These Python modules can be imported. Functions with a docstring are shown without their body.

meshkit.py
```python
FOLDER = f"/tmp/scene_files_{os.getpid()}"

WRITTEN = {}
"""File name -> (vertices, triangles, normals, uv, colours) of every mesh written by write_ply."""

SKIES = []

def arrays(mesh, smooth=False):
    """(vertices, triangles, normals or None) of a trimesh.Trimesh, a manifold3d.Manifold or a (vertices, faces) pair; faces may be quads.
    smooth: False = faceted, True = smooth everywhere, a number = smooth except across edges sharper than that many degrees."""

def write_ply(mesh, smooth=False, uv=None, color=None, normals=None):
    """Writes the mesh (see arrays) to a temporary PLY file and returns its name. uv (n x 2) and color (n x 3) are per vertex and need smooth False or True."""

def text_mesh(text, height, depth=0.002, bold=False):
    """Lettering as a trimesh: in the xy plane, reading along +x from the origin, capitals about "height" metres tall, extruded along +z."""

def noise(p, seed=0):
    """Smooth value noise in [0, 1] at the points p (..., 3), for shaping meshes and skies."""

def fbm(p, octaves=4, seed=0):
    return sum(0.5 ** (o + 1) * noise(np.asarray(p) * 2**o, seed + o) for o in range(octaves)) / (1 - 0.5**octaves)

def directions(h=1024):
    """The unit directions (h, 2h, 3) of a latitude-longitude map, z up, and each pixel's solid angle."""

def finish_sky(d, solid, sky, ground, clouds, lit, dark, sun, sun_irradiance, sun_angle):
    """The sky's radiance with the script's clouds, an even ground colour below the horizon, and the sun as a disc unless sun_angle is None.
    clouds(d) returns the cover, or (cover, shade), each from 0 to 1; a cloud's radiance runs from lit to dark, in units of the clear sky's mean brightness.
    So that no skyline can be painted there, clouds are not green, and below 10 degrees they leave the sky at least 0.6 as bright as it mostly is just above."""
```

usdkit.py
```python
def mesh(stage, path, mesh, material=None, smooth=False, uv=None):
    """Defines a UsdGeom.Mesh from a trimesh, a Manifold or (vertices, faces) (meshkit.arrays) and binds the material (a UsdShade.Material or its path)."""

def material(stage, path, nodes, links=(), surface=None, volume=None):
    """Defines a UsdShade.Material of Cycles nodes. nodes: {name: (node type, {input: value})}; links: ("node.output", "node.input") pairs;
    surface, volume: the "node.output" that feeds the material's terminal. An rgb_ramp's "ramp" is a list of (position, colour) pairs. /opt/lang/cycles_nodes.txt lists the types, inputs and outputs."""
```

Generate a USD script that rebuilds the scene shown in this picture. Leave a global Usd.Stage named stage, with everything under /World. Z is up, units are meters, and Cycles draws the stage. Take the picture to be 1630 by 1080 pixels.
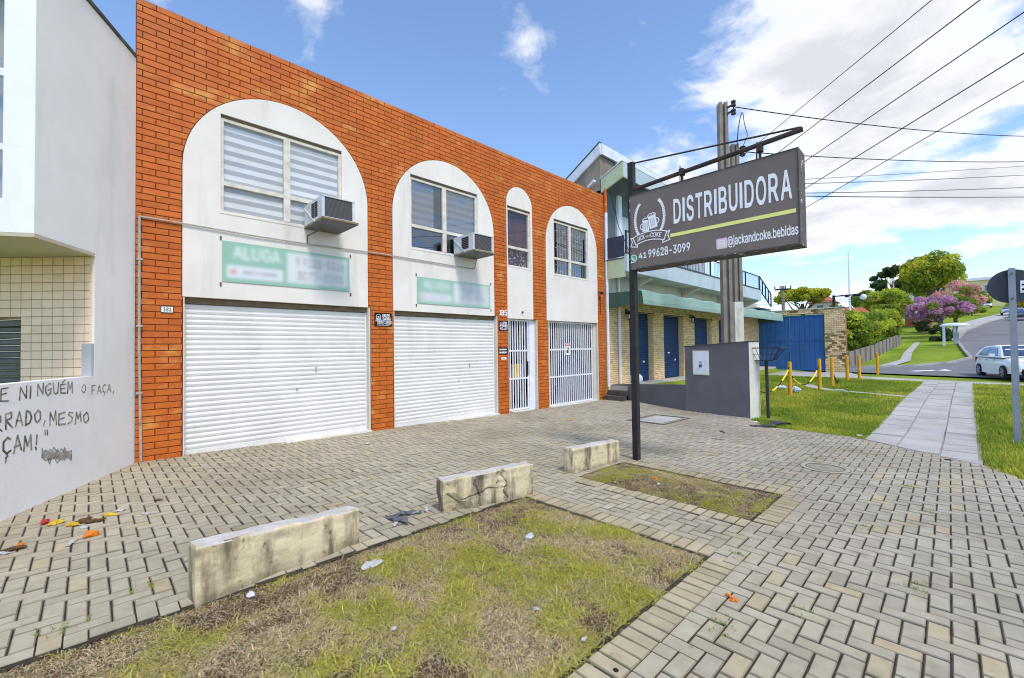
import math, random
import numpy as np, trimesh, usdkit, meshkit
from pxr import Usd, UsdGeom, UsdLux, UsdShade, Sdf, Gf, Vt
from shapely.geometry import Polygon, LineString, Point, box as sbox, MultiPolygon
from shapely.ops import unary_union
from shapely import affinity
stage = Usd.Stage.CreateInMemory()
UsdGeom.SetStageUpAxis(stage, 'Z'); UsdGeom.SetStageMetersPerUnit(stage, 1.0)
UsdGeom.Xform.Define(stage, '/World'); UsdGeom.Scope.Define(stage, '/World/Looks')

# ---------------------------------------------------------------- camera
cam = UsdGeom.Camera.Define(stage, '/World/camera')
_r = (0.7128865, -0.70116189, -0.01283899); _u = (-0.00492036, -0.02330845, 0.99971621); _f = (0.70126217, 0.71262102, 0.02006625)
cam.AddTransformOp().Set(Gf.Matrix4d(*_r, 0, *_u, 0, *(-x for x in _f), 0, 0, 0, 1.62, 1))
cam.CreateHorizontalApertureAttr(36.0); cam.CreateVerticalApertureAttr(36.0 * 678 / 1024)
cam.CreateFocalLengthAttr(684.65 / 1630 * 36); cam.CreateClippingRangeAttr(Gf.Vec2f(0.05, 3000))
cam.CreateExposureAttr(0.66)

# ---------------------------------------------------------------- light: hazy sun through broken cloud
SUN = np.array([-0.16, -0.55, 0.82]); SUN /= np.linalg.norm(SUN)
SUN_I, SUN_ANGLE, SKY_S = 0.40, 12.0, 0.11
sun = UsdLux.DistantLight.Define(stage, '/World/sun')
sun.CreateNormalizeAttr(True); sun.CreateIntensityAttr(SUN_I); sun.CreateAngleAttr(SUN_ANGLE); sun.CreateColorAttr(Gf.Vec3f(1.0, 0.92, 0.80))
_z = SUN; _x = np.cross([0, 0, 1.0], _z); _x /= np.linalg.norm(_x); _y = np.cross(_z, _x)
sun.AddTransformOp().Set(Gf.Matrix4d(*_x, 0, *_y, 0, *_z, 0, 0, 0, 0, 1))
dome = UsdLux.DomeLight.Define(stage, '/World/sky')
dome.GetPrim().SetCustomDataByKey('kind', 'structure')
CLOUD = 6.6
sky = usdkit.material(stage, '/World/Looks/sky_with_clouds', {
    'sky': ('sky_texture', {'sky_type': 'single_scattering', 'sun_disc': False, 'sun_elevation': float(math.asin(SUN[2])), 'sun_rotation': float(math.atan2(SUN[0], SUN[1])), 'air_density': 1.0, 'aerosol_density': 0.6, 'ozone_density': 2.2}),
    'tc': ('texture_coordinate', {}),
    'sep': ('separate_xyz', {}), 'zc': ('math', {'math_type': 'maximum', 'value2': 0.0}), 'za': ('math', {'math_type': 'add', 'value2': 0.16}),
    'dx': ('math', {'math_type': 'divide'}), 'dy': ('math', {'math_type': 'divide'}), 'com': ('combine_xyz', {'z': 0.37}),
    'n1': ('noise_texture', {'scale': 1.3, 'detail': 9.0, 'roughness': 0.56, 'distortion': 0.25}),
    'n2': ('noise_texture', {'scale': 4.6, 'detail': 9.0, 'roughness': 0.62, 'distortion': 0.4}),
    'dotr': ('vector_math', {'math_type': 'dot_product', 'vector2': (0.93, -0.36, -0.05)}),
    'bias': ('map_range', {'from_min': 0.22, 'from_max': 0.80, 'to_min': -0.115, 'to_max': 0.058, 'clamp': True}),
    'sum': ('math', {'math_type': 'add'}), 'n2s': ('math', {'math_type': 'multiply_add', 'value2': 0.30, 'value3': -0.15}), 'sum2': ('math', {'math_type': 'add'}),
    'mp3': ('mapping', {'scale': (1.0, 1.0, 1.7), 'location': (0.35, 0.2, 0.1)}), 'n3': ('noise_texture', {'scale': 5.2, 'detail': 9.0, 'roughness': 0.55}), 'b3': ('map_range', {'from_min': 0.02, 'from_max': 0.34, 'to_min': 0.085, 'to_max': -0.40, 'clamp': True}), 's3': ('math', {'math_type': 'add'}), 'r3': ('rgb_ramp', {'ramp': [(0.0, (0, 0, 0)), (0.52, (0, 0, 0)), (0.55, (0.9, 0.9, 0.9)), (0.60, (1, 1, 1)), (1.0, (1, 1, 1))]}), 'mx3': ('math', {'math_type': 'maximum'}),
    'rm': ('rgb_ramp', {'ramp': [(0.0, (0, 0, 0)), (0.50, (0, 0, 0)), (0.535, (0.22, 0.22, 0.22)), (0.585, (0.8, 0.8, 0.8)), (0.65, (1, 1, 1)), (1.0, (1, 1, 1))]}),
    'cr': ('rgb_ramp', {'ramp': [(0.0, (CLOUD, CLOUD, CLOUD * 1.02)), (0.57, (CLOUD, CLOUD, CLOUD * 1.01)), (0.74, (CLOUD * 0.66, CLOUD * 0.69, CLOUD * 0.75))]}),
    'blue': ('mix_color', {'blend_type': 'multiply', 'fac': 1.0, 'b': (1.42, 1.50, 1.60), 'use_clamp': False}),
    'mix': ('mix_color', {'use_clamp': False}),
    'bg': ('background_shader', {'strength': SKY_S})},
    [('tc.generated', 'sep.vector'), ('sep.z', 'zc.value1'), ('zc.value', 'za.value1'), ('sep.x', 'dx.value1'), ('za.value', 'dx.value2'), ('sep.y', 'dy.value1'), ('za.value', 'dy.value2'),
     ('dx.value', 'com.x'), ('dy.value', 'com.y'), ('com.vector', 'n1.vector'), ('com.vector', 'n2.vector'), ('tc.generated', 'dotr.vector1'), ('dotr.value', 'bias.value'),
     ('n1.fac', 'sum.value1'), ('bias.result', 'sum.value2'), ('n2.fac', 'n2s.value1'), ('sum.value', 'sum2.value1'), ('n2s.value', 'sum2.value2'), ('sum2.value', 'rm.fac'), ('sum2.value', 'cr.fac'),
     ('sky.color', 'blue.a'), ('blue.result', 'mix.a'), ('cr.color', 'mix.b'), ('tc.generated', 'mp3.vector'), ('mp3.vector', 'n3.vector'), ('sep.z', 'b3.value'), ('n3.fac', 's3.value1'), ('b3.result', 's3.value2'), ('s3.value', 'r3.fac'), ('rm.color', 'mx3.value1'), ('r3.color', 'mx3.value2'), ('mx3.value', 'mix.fac'), ('mix.result', 'bg.color')], surface='bg.background')
UsdShade.MaterialBindingAPI.Apply(dome.GetPrim()).Bind(sky)

# ---------------------------------------------------------------- helpers
_names, ORG = {}, {}
def numbered(path):
    n = _names.get(path, 0); _names[path] = n + 1
    return path if n == 0 else f'{path}_{n:03d}'
def tag(p, label=None, cat=None, group=None, kind=None):
    for k, v in (('label', label), ('category', cat), ('group', group), ('kind', kind)):
        if v: p.SetCustomDataByKey(k, v)
    return p
def thing(name, label, cat, loc=(0, 0, 0), group=None, kind=None):
    path = numbered('/World/' + name)
    x = UsdGeom.Xform.Define(stage, path); x.AddTranslateOp().Set(Gf.Vec3d(*map(float, loc)))
    ORG[path] = np.array(loc, float)
    tag(x.GetPrim(), label, cat, group, kind)
    return path
class MB:
    """collects vertices, triangles and a per-vertex tint"""
    def __init__(s): s.v, s.f, s.t, s.n, s.tinted = [], [], [], 0, False
    def add(s, v, f, tint=None):
        v = np.asarray(v, float).reshape(-1, 3); f = np.asarray(f, int)
        if f.shape[1] == 4: f = np.vstack([f[:, [0, 1, 2]], f[:, [0, 2, 3]]])
        s.v.append(v); s.f.append(f + s.n); s.n += len(v)
        if tint is not None: s.tinted = True
        t = np.ones((len(v), 3)) if tint is None else np.broadcast_to(np.asarray(tint, float), (len(v), 3))
        s.t.append(t); return s
    def tm(s, m, tint=None): return s.add(m.vertices, m.faces, tint)
    def arrays(s): return np.vstack(s.v), np.vstack(s.f), np.vstack(s.t)
    def box(s, lo, hi, tint=None, fn=None):
        lo, hi = np.asarray(lo, float), np.asarray(hi, float)
        v = np.array([[(lo, hi)[a][0], (lo, hi)[b][1], (lo, hi)[c][2]] for a in (0, 1) for b in (0, 1) for c in (0, 1)])
        f = [[0, 1, 3, 2], [4, 6, 7, 5], [0, 4, 5, 1], [2, 3, 7, 6], [0, 2, 6, 4], [1, 5, 7, 3]]
        return s.add(fn(v) if fn else v, f, tint)
    def bar(s, a, b, w, h=None, up=(0, 0, 1), tint=None):
        a, b = np.asarray(a, float), np.asarray(b, float); d = b - a; L = np.linalg.norm(d); d /= L
        x = np.cross(up, d); 
        if np.linalg.norm(x) < 1e-6: x = np.cross((1, 0, 0), d)
        x /= np.linalg.norm(x); y = np.cross(d, x); h = h or w
        return s.box((-w / 2, -h / 2, 0), (w / 2, h / 2, L), tint, lambda v: a + v[:, :1] * x + v[:, 1:2] * y + v[:, 2:] * d)
    def tube(s, pts, r, n=8, tint=None, cap=True):
        pts = np.asarray(pts, float); m = len(pts); r = np.broadcast_to(np.asarray(r, float), (m,))
        tg = np.gradient(pts, axis=0); tg /= np.linalg.norm(tg, axis=1, keepdims=True) + 1e-12
        ref = np.array([0, 0, 1.0]) if abs(tg[0][2]) < 0.9 else np.array([1.0, 0, 0])
        V = []
        for p, t, rr in zip(pts, tg, r):
            x = np.cross(ref, t); x /= np.linalg.norm(x) + 1e-12; y = np.cross(t, x); ref = np.cross(t, x) if False else ref
            a = np.arange(n) / n * 2 * np.pi
            V.append(p + rr * (np.cos(a)[:, None] * x + np.sin(a)[:, None] * y))
        V = np.vstack(V); F = []
        for i in range(m - 1):
            for k in range(n):
                a, b = i * n + k, i * n + (k + 1) % n
                F.append([a, b, b + n, a + n])
        F = np.array(F); F = np.vstack([F[:, [0, 1, 2]], F[:, [0, 2, 3]]])
        if cap:
            c = [[0, k + 1, k] for k in range(1, n - 1)] + [[(m - 1) * n, (m - 1) * n + k, (m - 1) * n + k + 1] for k in range(1, n - 1)]
            F = np.vstack([F, c])
        return s.add(V, F, tint)
    def prism(s, poly, w0, w1, fn, tint=None):
        """poly in (u, v), extruded from w0 to w1; fn maps (n,3) uvw to world"""
        for g in getattr(poly, 'geoms', [poly]):
            if g.is_empty or g.area < 1e-7 or g.geom_type != 'Polygon': continue
            m = trimesh.creation.extrude_polygon(g, abs(w1 - w0), engine='earcut')
            v = np.array(m.vertices); v[:, 2] += min(w0, w1)
            s.add(fn(v), m.faces, tint)
        return s
    def bev(s, u0, u1, v0, v1, w0, w1, b, fn, tint=None, edge=None):
        """block with a bevelled top (w1 side), open underneath"""
        P = [(u0, v0), (u1, v0), (u1, v1), (u0, v1)]; Q = [(u0 + b, v0 + b), (u1 - b, v0 + b), (u1 - b, v1 - b), (u0 + b, v1 - b)]
        sg = 1 if w1 > w0 else -1
        V = np.array([(*p, w0) for p in P] + [(*p, w1 - sg * b) for p in P] + [(*q, w1) for q in Q])
        F = [[k, (k + 1) % 4, 4 + (k + 1) % 4, 4 + k] for k in range(4)] + [[4 + k, 4 + (k + 1) % 4, 8 + (k + 1) % 4, 8 + k] for k in range(4)] + [[8, 9, 10, 11]]
        F = np.array(F)
        if edge is not None:                     # dirt held in the chamfers
            s.add(fn(V), F[:8], np.asarray(tint) * edge); return s.add(fn(V[8:]), [[0, 1, 2, 3]], tint)
        return s.add(fn(V), F, tint)
def fixwind(v, f): return f
def obj(name, mb, m, parent=None, smooth=False, label=None, cat=None, group=None, kind=None, base=None):
    if isinstance(mb, MB): v, f, t = mb.arrays(); tinted = mb.tinted
    else: v, f = np.asarray(mb.vertices, float), np.asarray(mb.faces); t = None; tinted = False
    if parent is None:
        path = numbered('/World/' + name)
        lo, hi = v.min(0), v.max(0)
        o = np.array(base if base is not None else ((lo[0] + hi[0]) / 2, (lo[1] + hi[1]) / 2, lo[2]))
        ORG[path] = o
    else:
        path = numbered(parent + '/' + name); o = ORG['/'.join(path.split('/')[:3])]
    if smooth and not tinted:
        p = usdkit.mesh(stage, path, trimesh.Trimesh(v - o, f, process=False), m, smooth=smooth)
    else:
        p = usdkit.mesh(stage, path, trimesh.Trimesh(v - o, f, process=False), m, smooth=bool(smooth))
    if t is not None and (tinted or not smooth):
        UsdGeom.PrimvarsAPI(p).CreatePrimvar('tint', Sdf.ValueTypeNames.Color3fArray, 'vertex').Set(Vt.Vec3fArray.FromNumpy(t.astype(np.float32)))
    p.CreateDoubleSidedAttr(True)
    if parent is None: UsdGeom.Xformable(p).AddTranslateOp().Set(Gf.Vec3d(*map(float, o)))
    tag(p.GetPrim(), label, cat, group, kind)
    return path
def dup(src, loc, label, name=None, rotz=0):
    w = stage.GetPrimAtPath(src); c = w.GetCustomData()
    base = '/World/' + (name or src.split('/')[-1])
    path = numbered(base)
    x = UsdGeom.Xform.Define(stage, path)
    x.GetPrim().GetReferences().AddInternalReference(src)
    x.ClearXformOpOrder(); x.GetPrim().SetInstanceable(True)
    op = x.GetPrim().GetAttribute('xformOp:translate'); op.Set(Gf.Vec3d(*map(float, loc)))
    ops = [UsdGeom.XformOp(op)]
    if rotz:
        ops.append(x.AddRotateZOp())
        ops[-1].Set(float(rotz))
    x.SetXformOpOrder(ops)
    ORG[path] = np.array(loc, float)
    tag(x.GetPrim(), label, c.get('category'), c.get('group'))
    return path
def S(r, g, b, k=1.0):
    c = np.array([r, g, b]) / 255.0
    return tuple(float(x) for x in np.where(c <= 0.04045, c / 12.92, ((c + 0.055) / 1.055) ** 2.4) * k)
_mats = {}
def M(name, c1, c2=None, scale=6.0, rough=0.8, bump=0.0, bscale=60.0, spec=0.3, tint=False, dirt=None, metallic=0.0, stretch=(1, 1, 1), transl=0.0, detail=5.0, lo=0.35, hi=0.68, coat=0.0):
    """dirt: list of (colour, scale, threshold lo, hi, stretch, strength)"""
    n = {'g': ('geometry', {}), 'mp': ('mapping', {'scale': stretch}), 'n': ('noise_texture', {'scale': scale, 'detail': detail, 'roughness': 0.6}),
         'r': ('rgb_ramp', {'ramp': [(0.0, c1), (lo, c1), (hi, c2 or c1), (1.0, c2 or c1)]}),
         'p': ('principled_bsdf', {'roughness': rough, 'specular_ior_level': spec, 'metallic': metallic, 'coat_weight': coat, 'coat_roughness': 0.12})}
    L = [('g.position', 'mp.vector'), ('mp.vector', 'n.vector'), ('n.fac', 'r.fac')]
    last = 'r.color'
    if tint:
        n['a'] = ('attribute', {'attribute': 'tint'}); n['tm'] = ('mix_color', {'blend_type': 'multiply', 'fac': 1.0, 'use_clamp': False})
        L += [(last, 'tm.a'), ('a.color', 'tm.b')]; last = 'tm.result'
    for i, (dc, ds, dl, dh, dst, k) in enumerate(dirt or []):
        n[f'dm{i}'] = ('mapping', {'scale': dst, 'location': (3.7 * i + 1.3, 1.9 * i, 0.7 * i)}); n[f'dn{i}'] = ('noise_texture', {'scale': ds, 'detail': 7.0, 'roughness': 0.62})
        n[f'dr{i}'] = ('rgb_ramp', {'ramp': [(0.0, (0, 0, 0)), (dl, (0, 0, 0)), (dh, (k, k, k)), (1.0, (k, k, k))]})
        n[f'dx{i}'] = ('mix_color', {'b': dc})
        L += [('g.position', f'dm{i}.vector'), (f'dm{i}.vector', f'dn{i}.vector'), (f'dn{i}.fac', f'dr{i}.fac'), (f'dr{i}.color', f'dx{i}.fac'), (last, f'dx{i}.a')]; last = f'dx{i}.result'
    L.append((last, 'p.base_color'))
    if bump:
        n['bn'] = ('noise_texture', {'scale': bscale, 'detail': 4.0, 'roughness': 0.6}); n['b'] = ('bump', {'strength': 1.0, 'distance': bump})
        L += [('mp.vector', 'bn.vector'), ('bn.fac', 'b.height'), ('b.normal', 'p.normal')]
    out = 'p.BSDF'
    if transl:
        n['tr'] = ('translucent_bsdf', {}); n['mx'] = ('mix_closure', {'fac': transl})
        L += [(last, 'tr.color'), ('p.BSDF', 'mx.closure1'), ('tr.BSDF', 'mx.closure2')]; out = 'mx.closure'
    _mats[name] = usdkit.material(stage, '/World/Looks/' + name, n, L, surface=out)
    return _mats[name]
ID = lambda v: v
_gx = [-40, -10, 0, 11, 12, 14, 16, 18, 24, 30, 36, 42, 60, 80, 120, 200, 400]; _gzv = [.8, .21, 0, -.23, -.24, -.19, -.11, -.06, -.05, -.05, .12, .45, 1.75, 3.3, 6.8, 14, 26]
def gz(x): return np.interp(x, _gx, _gzv)
def on_ground(v):
    v = np.array(v, float); v[:, 2] += gz(v[:, 0]); return v
FX_Y = 8.4925
def facade(v):                       # (x, z, out) -> world, out towards the street
    return np.stack([v[:, 0], FX_Y - v[:, 2], v[:, 1]], 1)
rng = np.random.default_rng(7)
def text_at(mb, s, height, width, fn, depth=0.002, bold=False, tint=None):
    m = meshkit.text_mesh(s, height, depth, bold); v = np.array(m.vertices)
    v[:, 0] -= v[:, 0].min()
    if width: v[:, 0] *= width / v[:, 0].max()
    return mb.add(fn(v), m.faces, tint)
def sheet(poly, dz, step=1.0):
    """a ground sheet of the polygon, following the terrain"""
    mb = MB(); x0, y0, x1, y1 = poly.bounds
    cuts = sorted(set([x0, x1] + [x for x in _gx if x0 < x < x1] + list(np.arange(math.ceil(x0 / step) * step, x1, step))))
    for a, b in zip(cuts, cuts[1:]):
        if b - a < 1e-6: continue
        c = poly.intersection(sbox(a, y0 - 1, b, y1 + 1))
        for g in getattr(c, 'geoms', [c]):
            if g.geom_type != 'Polygon' or g.area < 1e-6: continue
            v, f = trimesh.creation.triangulate_polygon(g, engine='earcut')
            v3 = np.c_[v, gz(v[:, 0]) + dz]; f = np.asarray(f)
            n = np.cross(v3[f[:, 1]] - v3[f[:, 0]], v3[f[:, 2]] - v3[f[:, 0]])[:, 2]; f[n < 0] = f[n < 0][:, ::-1]
            mb.add(v3, f)
    return mb
# ---------------------------------------------------------------- materials
W = (1, 1, 1)
M('orange_brick', S(198, 103, 30), S(182, 90, 23), 3.0, 0.55, 0.0012, 70, 0.35, True, dirt=[(S(230, 178, 92), 1.7, .56, .70, (1, 1, 2.0), .5), (S(130, 60, 20), 1.1, .58, .78, (1, 1, .5), .4), (S(244, 222, 170), 11, .69, .75, (1, 1, 2.6), .8)])
M('brick_joint', S(128, 66, 34), S(100, 52, 26), 20, 0.9)
M('panel_white', S(231, 225, 217), S(221, 214, 206), 1.2, 0.8, 0.0008, 120, 0.2, dirt=[(S(158, 146, 128), 3.2, .55, .85, (1, 1, .10), .42), (S(186, 178, 164), .8, .5, .8, W, .25), (S(96, 88, 78), 16, .74, .79, W, .6)])
M('jamb_white', S(212, 206, 192), S(200, 193, 178), 2, 0.8)
M('shutter_white', S(230, 227, 223), S(219, 216, 211), 1.5, 0.45, 0.0006, 12, 0.4, dirt=[(S(150, 140, 125), 2.2, .56, .85, (1, 1, .35), .4), (S(120, 104, 84), 22, .70, .76, W, .6)])
M('steel_white', S(232, 232, 236), S(220, 220, 224), 5, 0.45)
M('frame_cream', S(222, 216, 204), S(196, 186, 168), 6, 0.6, dirt=[(S(150, 120, 90), 9, .66, .8, W, .5)])
M('brown_and_shade', S(122, 108, 86), S(100, 88, 70), 8, 0.8)
M('blind_white', S(240, 240, 240), S(232, 232, 232), 3, 0.8, transl=.15)
M('blind_grey', S(196, 198, 200), S(188, 190, 192), 3, 0.8, transl=.25)
M('blind_shade', S(150, 154, 160), S(140, 144, 150), 3, 0.8)
M('curtain_plum', S(84, 60, 78), S(64, 46, 60), 30, 0.8, stretch=(1, 1, .02))
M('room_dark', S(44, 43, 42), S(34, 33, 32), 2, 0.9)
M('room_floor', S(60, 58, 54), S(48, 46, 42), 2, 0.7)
M('render_white', S(238, 236, 233), S(228, 226, 223), 0.8, 0.85, 0.0015, 45, 0.2, dirt=[(S(160, 156, 146), 1.6, .56, .85, (1, 1, .25), .4), (S(120, 116, 104), 9, .70, .78, W, .35), (S(150, 148, 138), 2.6, .62, .8, (1, 1, 3), .12)])
M('soffit_beige', S(196, 186, 166), S(186, 175, 154), 1.5, 0.9)
M('tile_beige', S(244, 212, 186), S(236, 202, 172), 2.0, 0.35, spec=.5, tint=True)
M('tile_joint', S(150, 118, 90), S(128, 98, 72), 8, 0.9)
M('shutter_dark', S(108, 106, 106), S(92, 90, 90), 3, 0.5)
M('cap_dark', S(60, 62, 56), S(92, 104, 88), 5, 0.7)
M('graffiti', S(98, 90, 80), S(168, 162, 154), 9, 0.9, lo=.42, hi=.62)
M('scribble', S(116, 110, 102), S(186, 182, 176), 14, 0.9)
M('sand_joint', S(70, 62, 50), S(46, 40, 32), 9, 0.95, dirt=[(S(74, 84, 36), 1.4, .56, .72, W, .7)])
M('paver', S(180, 170, 148), S(165, 155, 132), 9, 0.85, 0.0012, 160, 0.2, True, dirt=[(S(108, 95, 74), 0.5, .46, .70, W, .42), (S(80, 74, 64), 2.4, .62, .8, W, .45), (S(205, 200, 190), 30, .64, .75, W, .4), (S(70, 62, 50), 5.5, .66, .76, W, .55), (S(96, 100, 60), 1.7, .66, .8, W, .35)], detail=7)
M('soil', S(124, 100, 70), S(78, 60, 42), 5, 0.95, 0.01, 40, 0.1, dirt=[(S(140, 120, 84), 11, .52, .66, W, .7), (S(92, 92, 36), 2.2, .52, .66, W, .6)])
M('blade', (1, 1, 1), (.86, .86, .86), 30, 0.7, spec=.25, tint=True, transl=.3)
M('lawn_ground', S(130, 144, 52), S(104, 122, 40), 1.2, 0.95, 0.02, 18, 0.1, dirt=[(S(150, 150, 66), 5, .5, .7, W, .5), (S(120, 104, 66), .8, .64, .78, W, .6)])
M('far_grass', S(140, 160, 50), S(104, 124, 40), .35, 0.95, 0.03, 6, 0.1, dirt=[(S(160, 150, 84), .8, .6, .75, W, .5)])
M('asphalt', S(128, 128, 130), S(112, 112, 114), 0.6, 0.85, 0.003, 60, 0.25, dirt=[(S(90, 90, 92), .25, .5, .7, W, .5)])
M('concrete', S(188, 186, 180), S(168, 165, 158), 1.2, 0.85, 0.002, 60, 0.2, True, dirt=[(S(124, 120, 110), 1.1, .56, .78, W, .5)])
M('kerb', S(170, 168, 160), S(140, 138, 130), 2, 0.9)
M('old_plaster', S(220, 204, 168), S(198, 182, 144), 2.5, 0.9, 0.008, 24, 0.15, True, dirt=[(S(84, 76, 62), 3.2, .46, .62, (1.8, 1.8, .30), .85), (S(126, 100, 60), 5.0, .60, .74, W, .6), (S(62, 58, 48), 13, .62, .70, W, .7), (S(240, 224, 190), 7, .6, .7, W, .5)])
M('lime_top', S(204, 200, 192), S(184, 178, 168), 6, 0.85, 0.004, 40, 0.2, dirt=[(S(150, 144, 132), 9, .6, .72, W, .6)])
M('sign_brown', S(122, 108, 100), S(112, 99, 92), 1.6, 0.5, spec=.4, dirt=[(S(120, 112, 106), 3.0, .62, .9, (1, 1, .3), .25)])
M('sign_edge', S(86, 80, 78), S(62, 58, 56), 8, 0.6, dirt=[(S(210, 206, 200), 12, .60, .66, (1, 1, 1), .85)])
M('print_white', S(240, 240, 242)); M('print_yellow', S(240, 238, 140)); M('print_green', S(92, 178, 110)); M('print_dark', S(115, 102, 95)); M('print_black', S(24, 24, 26)); M('print_grey', S(190, 190, 196))
M('print_pink', S(236, 206, 196), S(220, 190, 230), 9, lo=.4, hi=.6); M('print_red', S(200, 30, 40))
M('rust_steel', S(70, 58, 54), S(52, 44, 42), 5, 0.7, 0.001, 60, 0.3, dirt=[(S(120, 74, 50), 7, .56, .72, W, .6)])
M('post_black', S(48, 46, 46), S(36, 34, 34), 7, 0.6, 0.0008, 60, 0.3, dirt=[(S(92, 84, 78), 5, .6, .8, (1, 1, .3), .5)])
M('charcoal_paint', S(108, 107, 109), S(97, 96, 98), 1.0, 0.8, 0.001, 60, 0.2, dirt=[(S(140, 138, 138), 3, .68, .8, (1, 1, .5), .4)])
M('worn_white', S(220, 216, 206), S(206, 200, 188), 3, 0.85, 0.002, 40, 0.2, dirt=[(S(124, 118, 100), 2.4, .6, .76, (1, 1, .3), .7)])
M('step_concrete', S(90, 86, 82), S(68, 64, 60), 4, 0.9, 0.002, 50)
M('ac_grey', S(206, 210, 214), S(190, 194, 198), 4, 0.5); M('ac_under_shade', S(112, 114, 118), S(92, 94, 98), 6, .7)
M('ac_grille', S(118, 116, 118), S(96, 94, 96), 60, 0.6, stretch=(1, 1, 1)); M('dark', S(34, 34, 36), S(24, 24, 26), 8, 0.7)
M('wood_shelf', S(150, 132, 96), S(120, 104, 74), 12, 0.8)
M('pipe_white', S(228, 228, 232), S(214, 214, 216), 5, 0.5); M('pipe_grey', S(182, 178, 172), S(150, 146, 140), 9, 0.6, dirt=[(S(110, 92, 80), 8, .6, .75, W, .6)])
M('yellow_brick', S(232, 206, 164), S(218, 184, 132), 4, 0.75, 0.001, 60, 0.25, True, dirt=[(S(110, 84, 50), 1.1, .56, .8, W, .35)])
M('yellow_joint', S(140, 110, 66), S(120, 92, 54), 8, 0.9)
M('shutter_blue', S(28, 64, 106), S(24, 56, 94), 2, 0.5); M('gate_blue', S(46, 98, 156), S(38, 84, 138), 1.2, 0.55, spec=.35, dirt=[(S(90, 140, 190), 1.5, .62, .82, (1, 1, .2), .5)])
M('fascia_blue', S(186, 200, 208), S(170, 186, 194), 1.2, 0.8, dirt=[(S(140, 146, 144), 2.0, .56, .8, (1, 1, .2), .45)])
M('panel_green', S(186, 200, 166), S(166, 180, 140), 1.5, 0.8, dirt=[(S(90, 90, 60), 1.6, .56, .78, (1, 1, .3), .6)])
M('stained_concrete', S(156, 146, 132), S(112, 104, 94), 1.4, 0.95, 0.003, 30, 0.1, stretch=(1, 1, .25), dirt=[(S(168, 158, 140), 2, .56, .76, (1, 1, .3), .6)])
M('wall_cream', S(206, 200, 186), S(190, 184, 170), 1.0, 0.9, dirt=[(S(150, 140, 122), 1.5, .58, .8, W, .4)])
M('wall_bluegrey', S(104, 114, 120), S(92, 102, 108), 1.0, 0.9)  # darkened so the colour carries the shade of the recess under the canopy
M('trim_white', S(222, 228, 234), S(206, 212, 218), 2, 0.7, dirt=[(S(150, 150, 146), 2, .6, .8, (1, 1, .3), .5)])
M('awning_green', S(152, 182, 170), S(138, 170, 158), 1.2, 0.6, transl=.12); M('awning_dark', S(66, 92, 78), S(58, 82, 70), 1.5, 0.7)
M('rail_dark', S(56, 66, 86), S(48, 56, 74), 4, 0.5)
M('pole_concrete', S(146, 136, 124), S(122, 114, 104), 3, 0.9, 0.003, 40, 0.15, dirt=[(S(92, 82, 70), 2.4, .56, .76, (1, 1, .3), .6)])
M('wire', S(40, 46, 58)); M('insulator', S(70, 66, 64), None, 5, .4)
M('bollard_yellow', S(226, 166, 50), S(206, 146, 40), 5, 0.6, dirt=[(S(150, 100, 40), 5, .6, .75, W, .5)])
M('chain_yellow', S(236, 214, 50), None, 5, .6); M('plastic_white', S(232, 234, 244), S(206, 210, 224), 20, 0.4, transl=.25)
M('signback', S(70, 72, 80), S(62, 64, 72), 3, 0.6); M('galv', S(150, 156, 166), S(134, 140, 150), 4, 0.45, metallic=.3)
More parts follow.
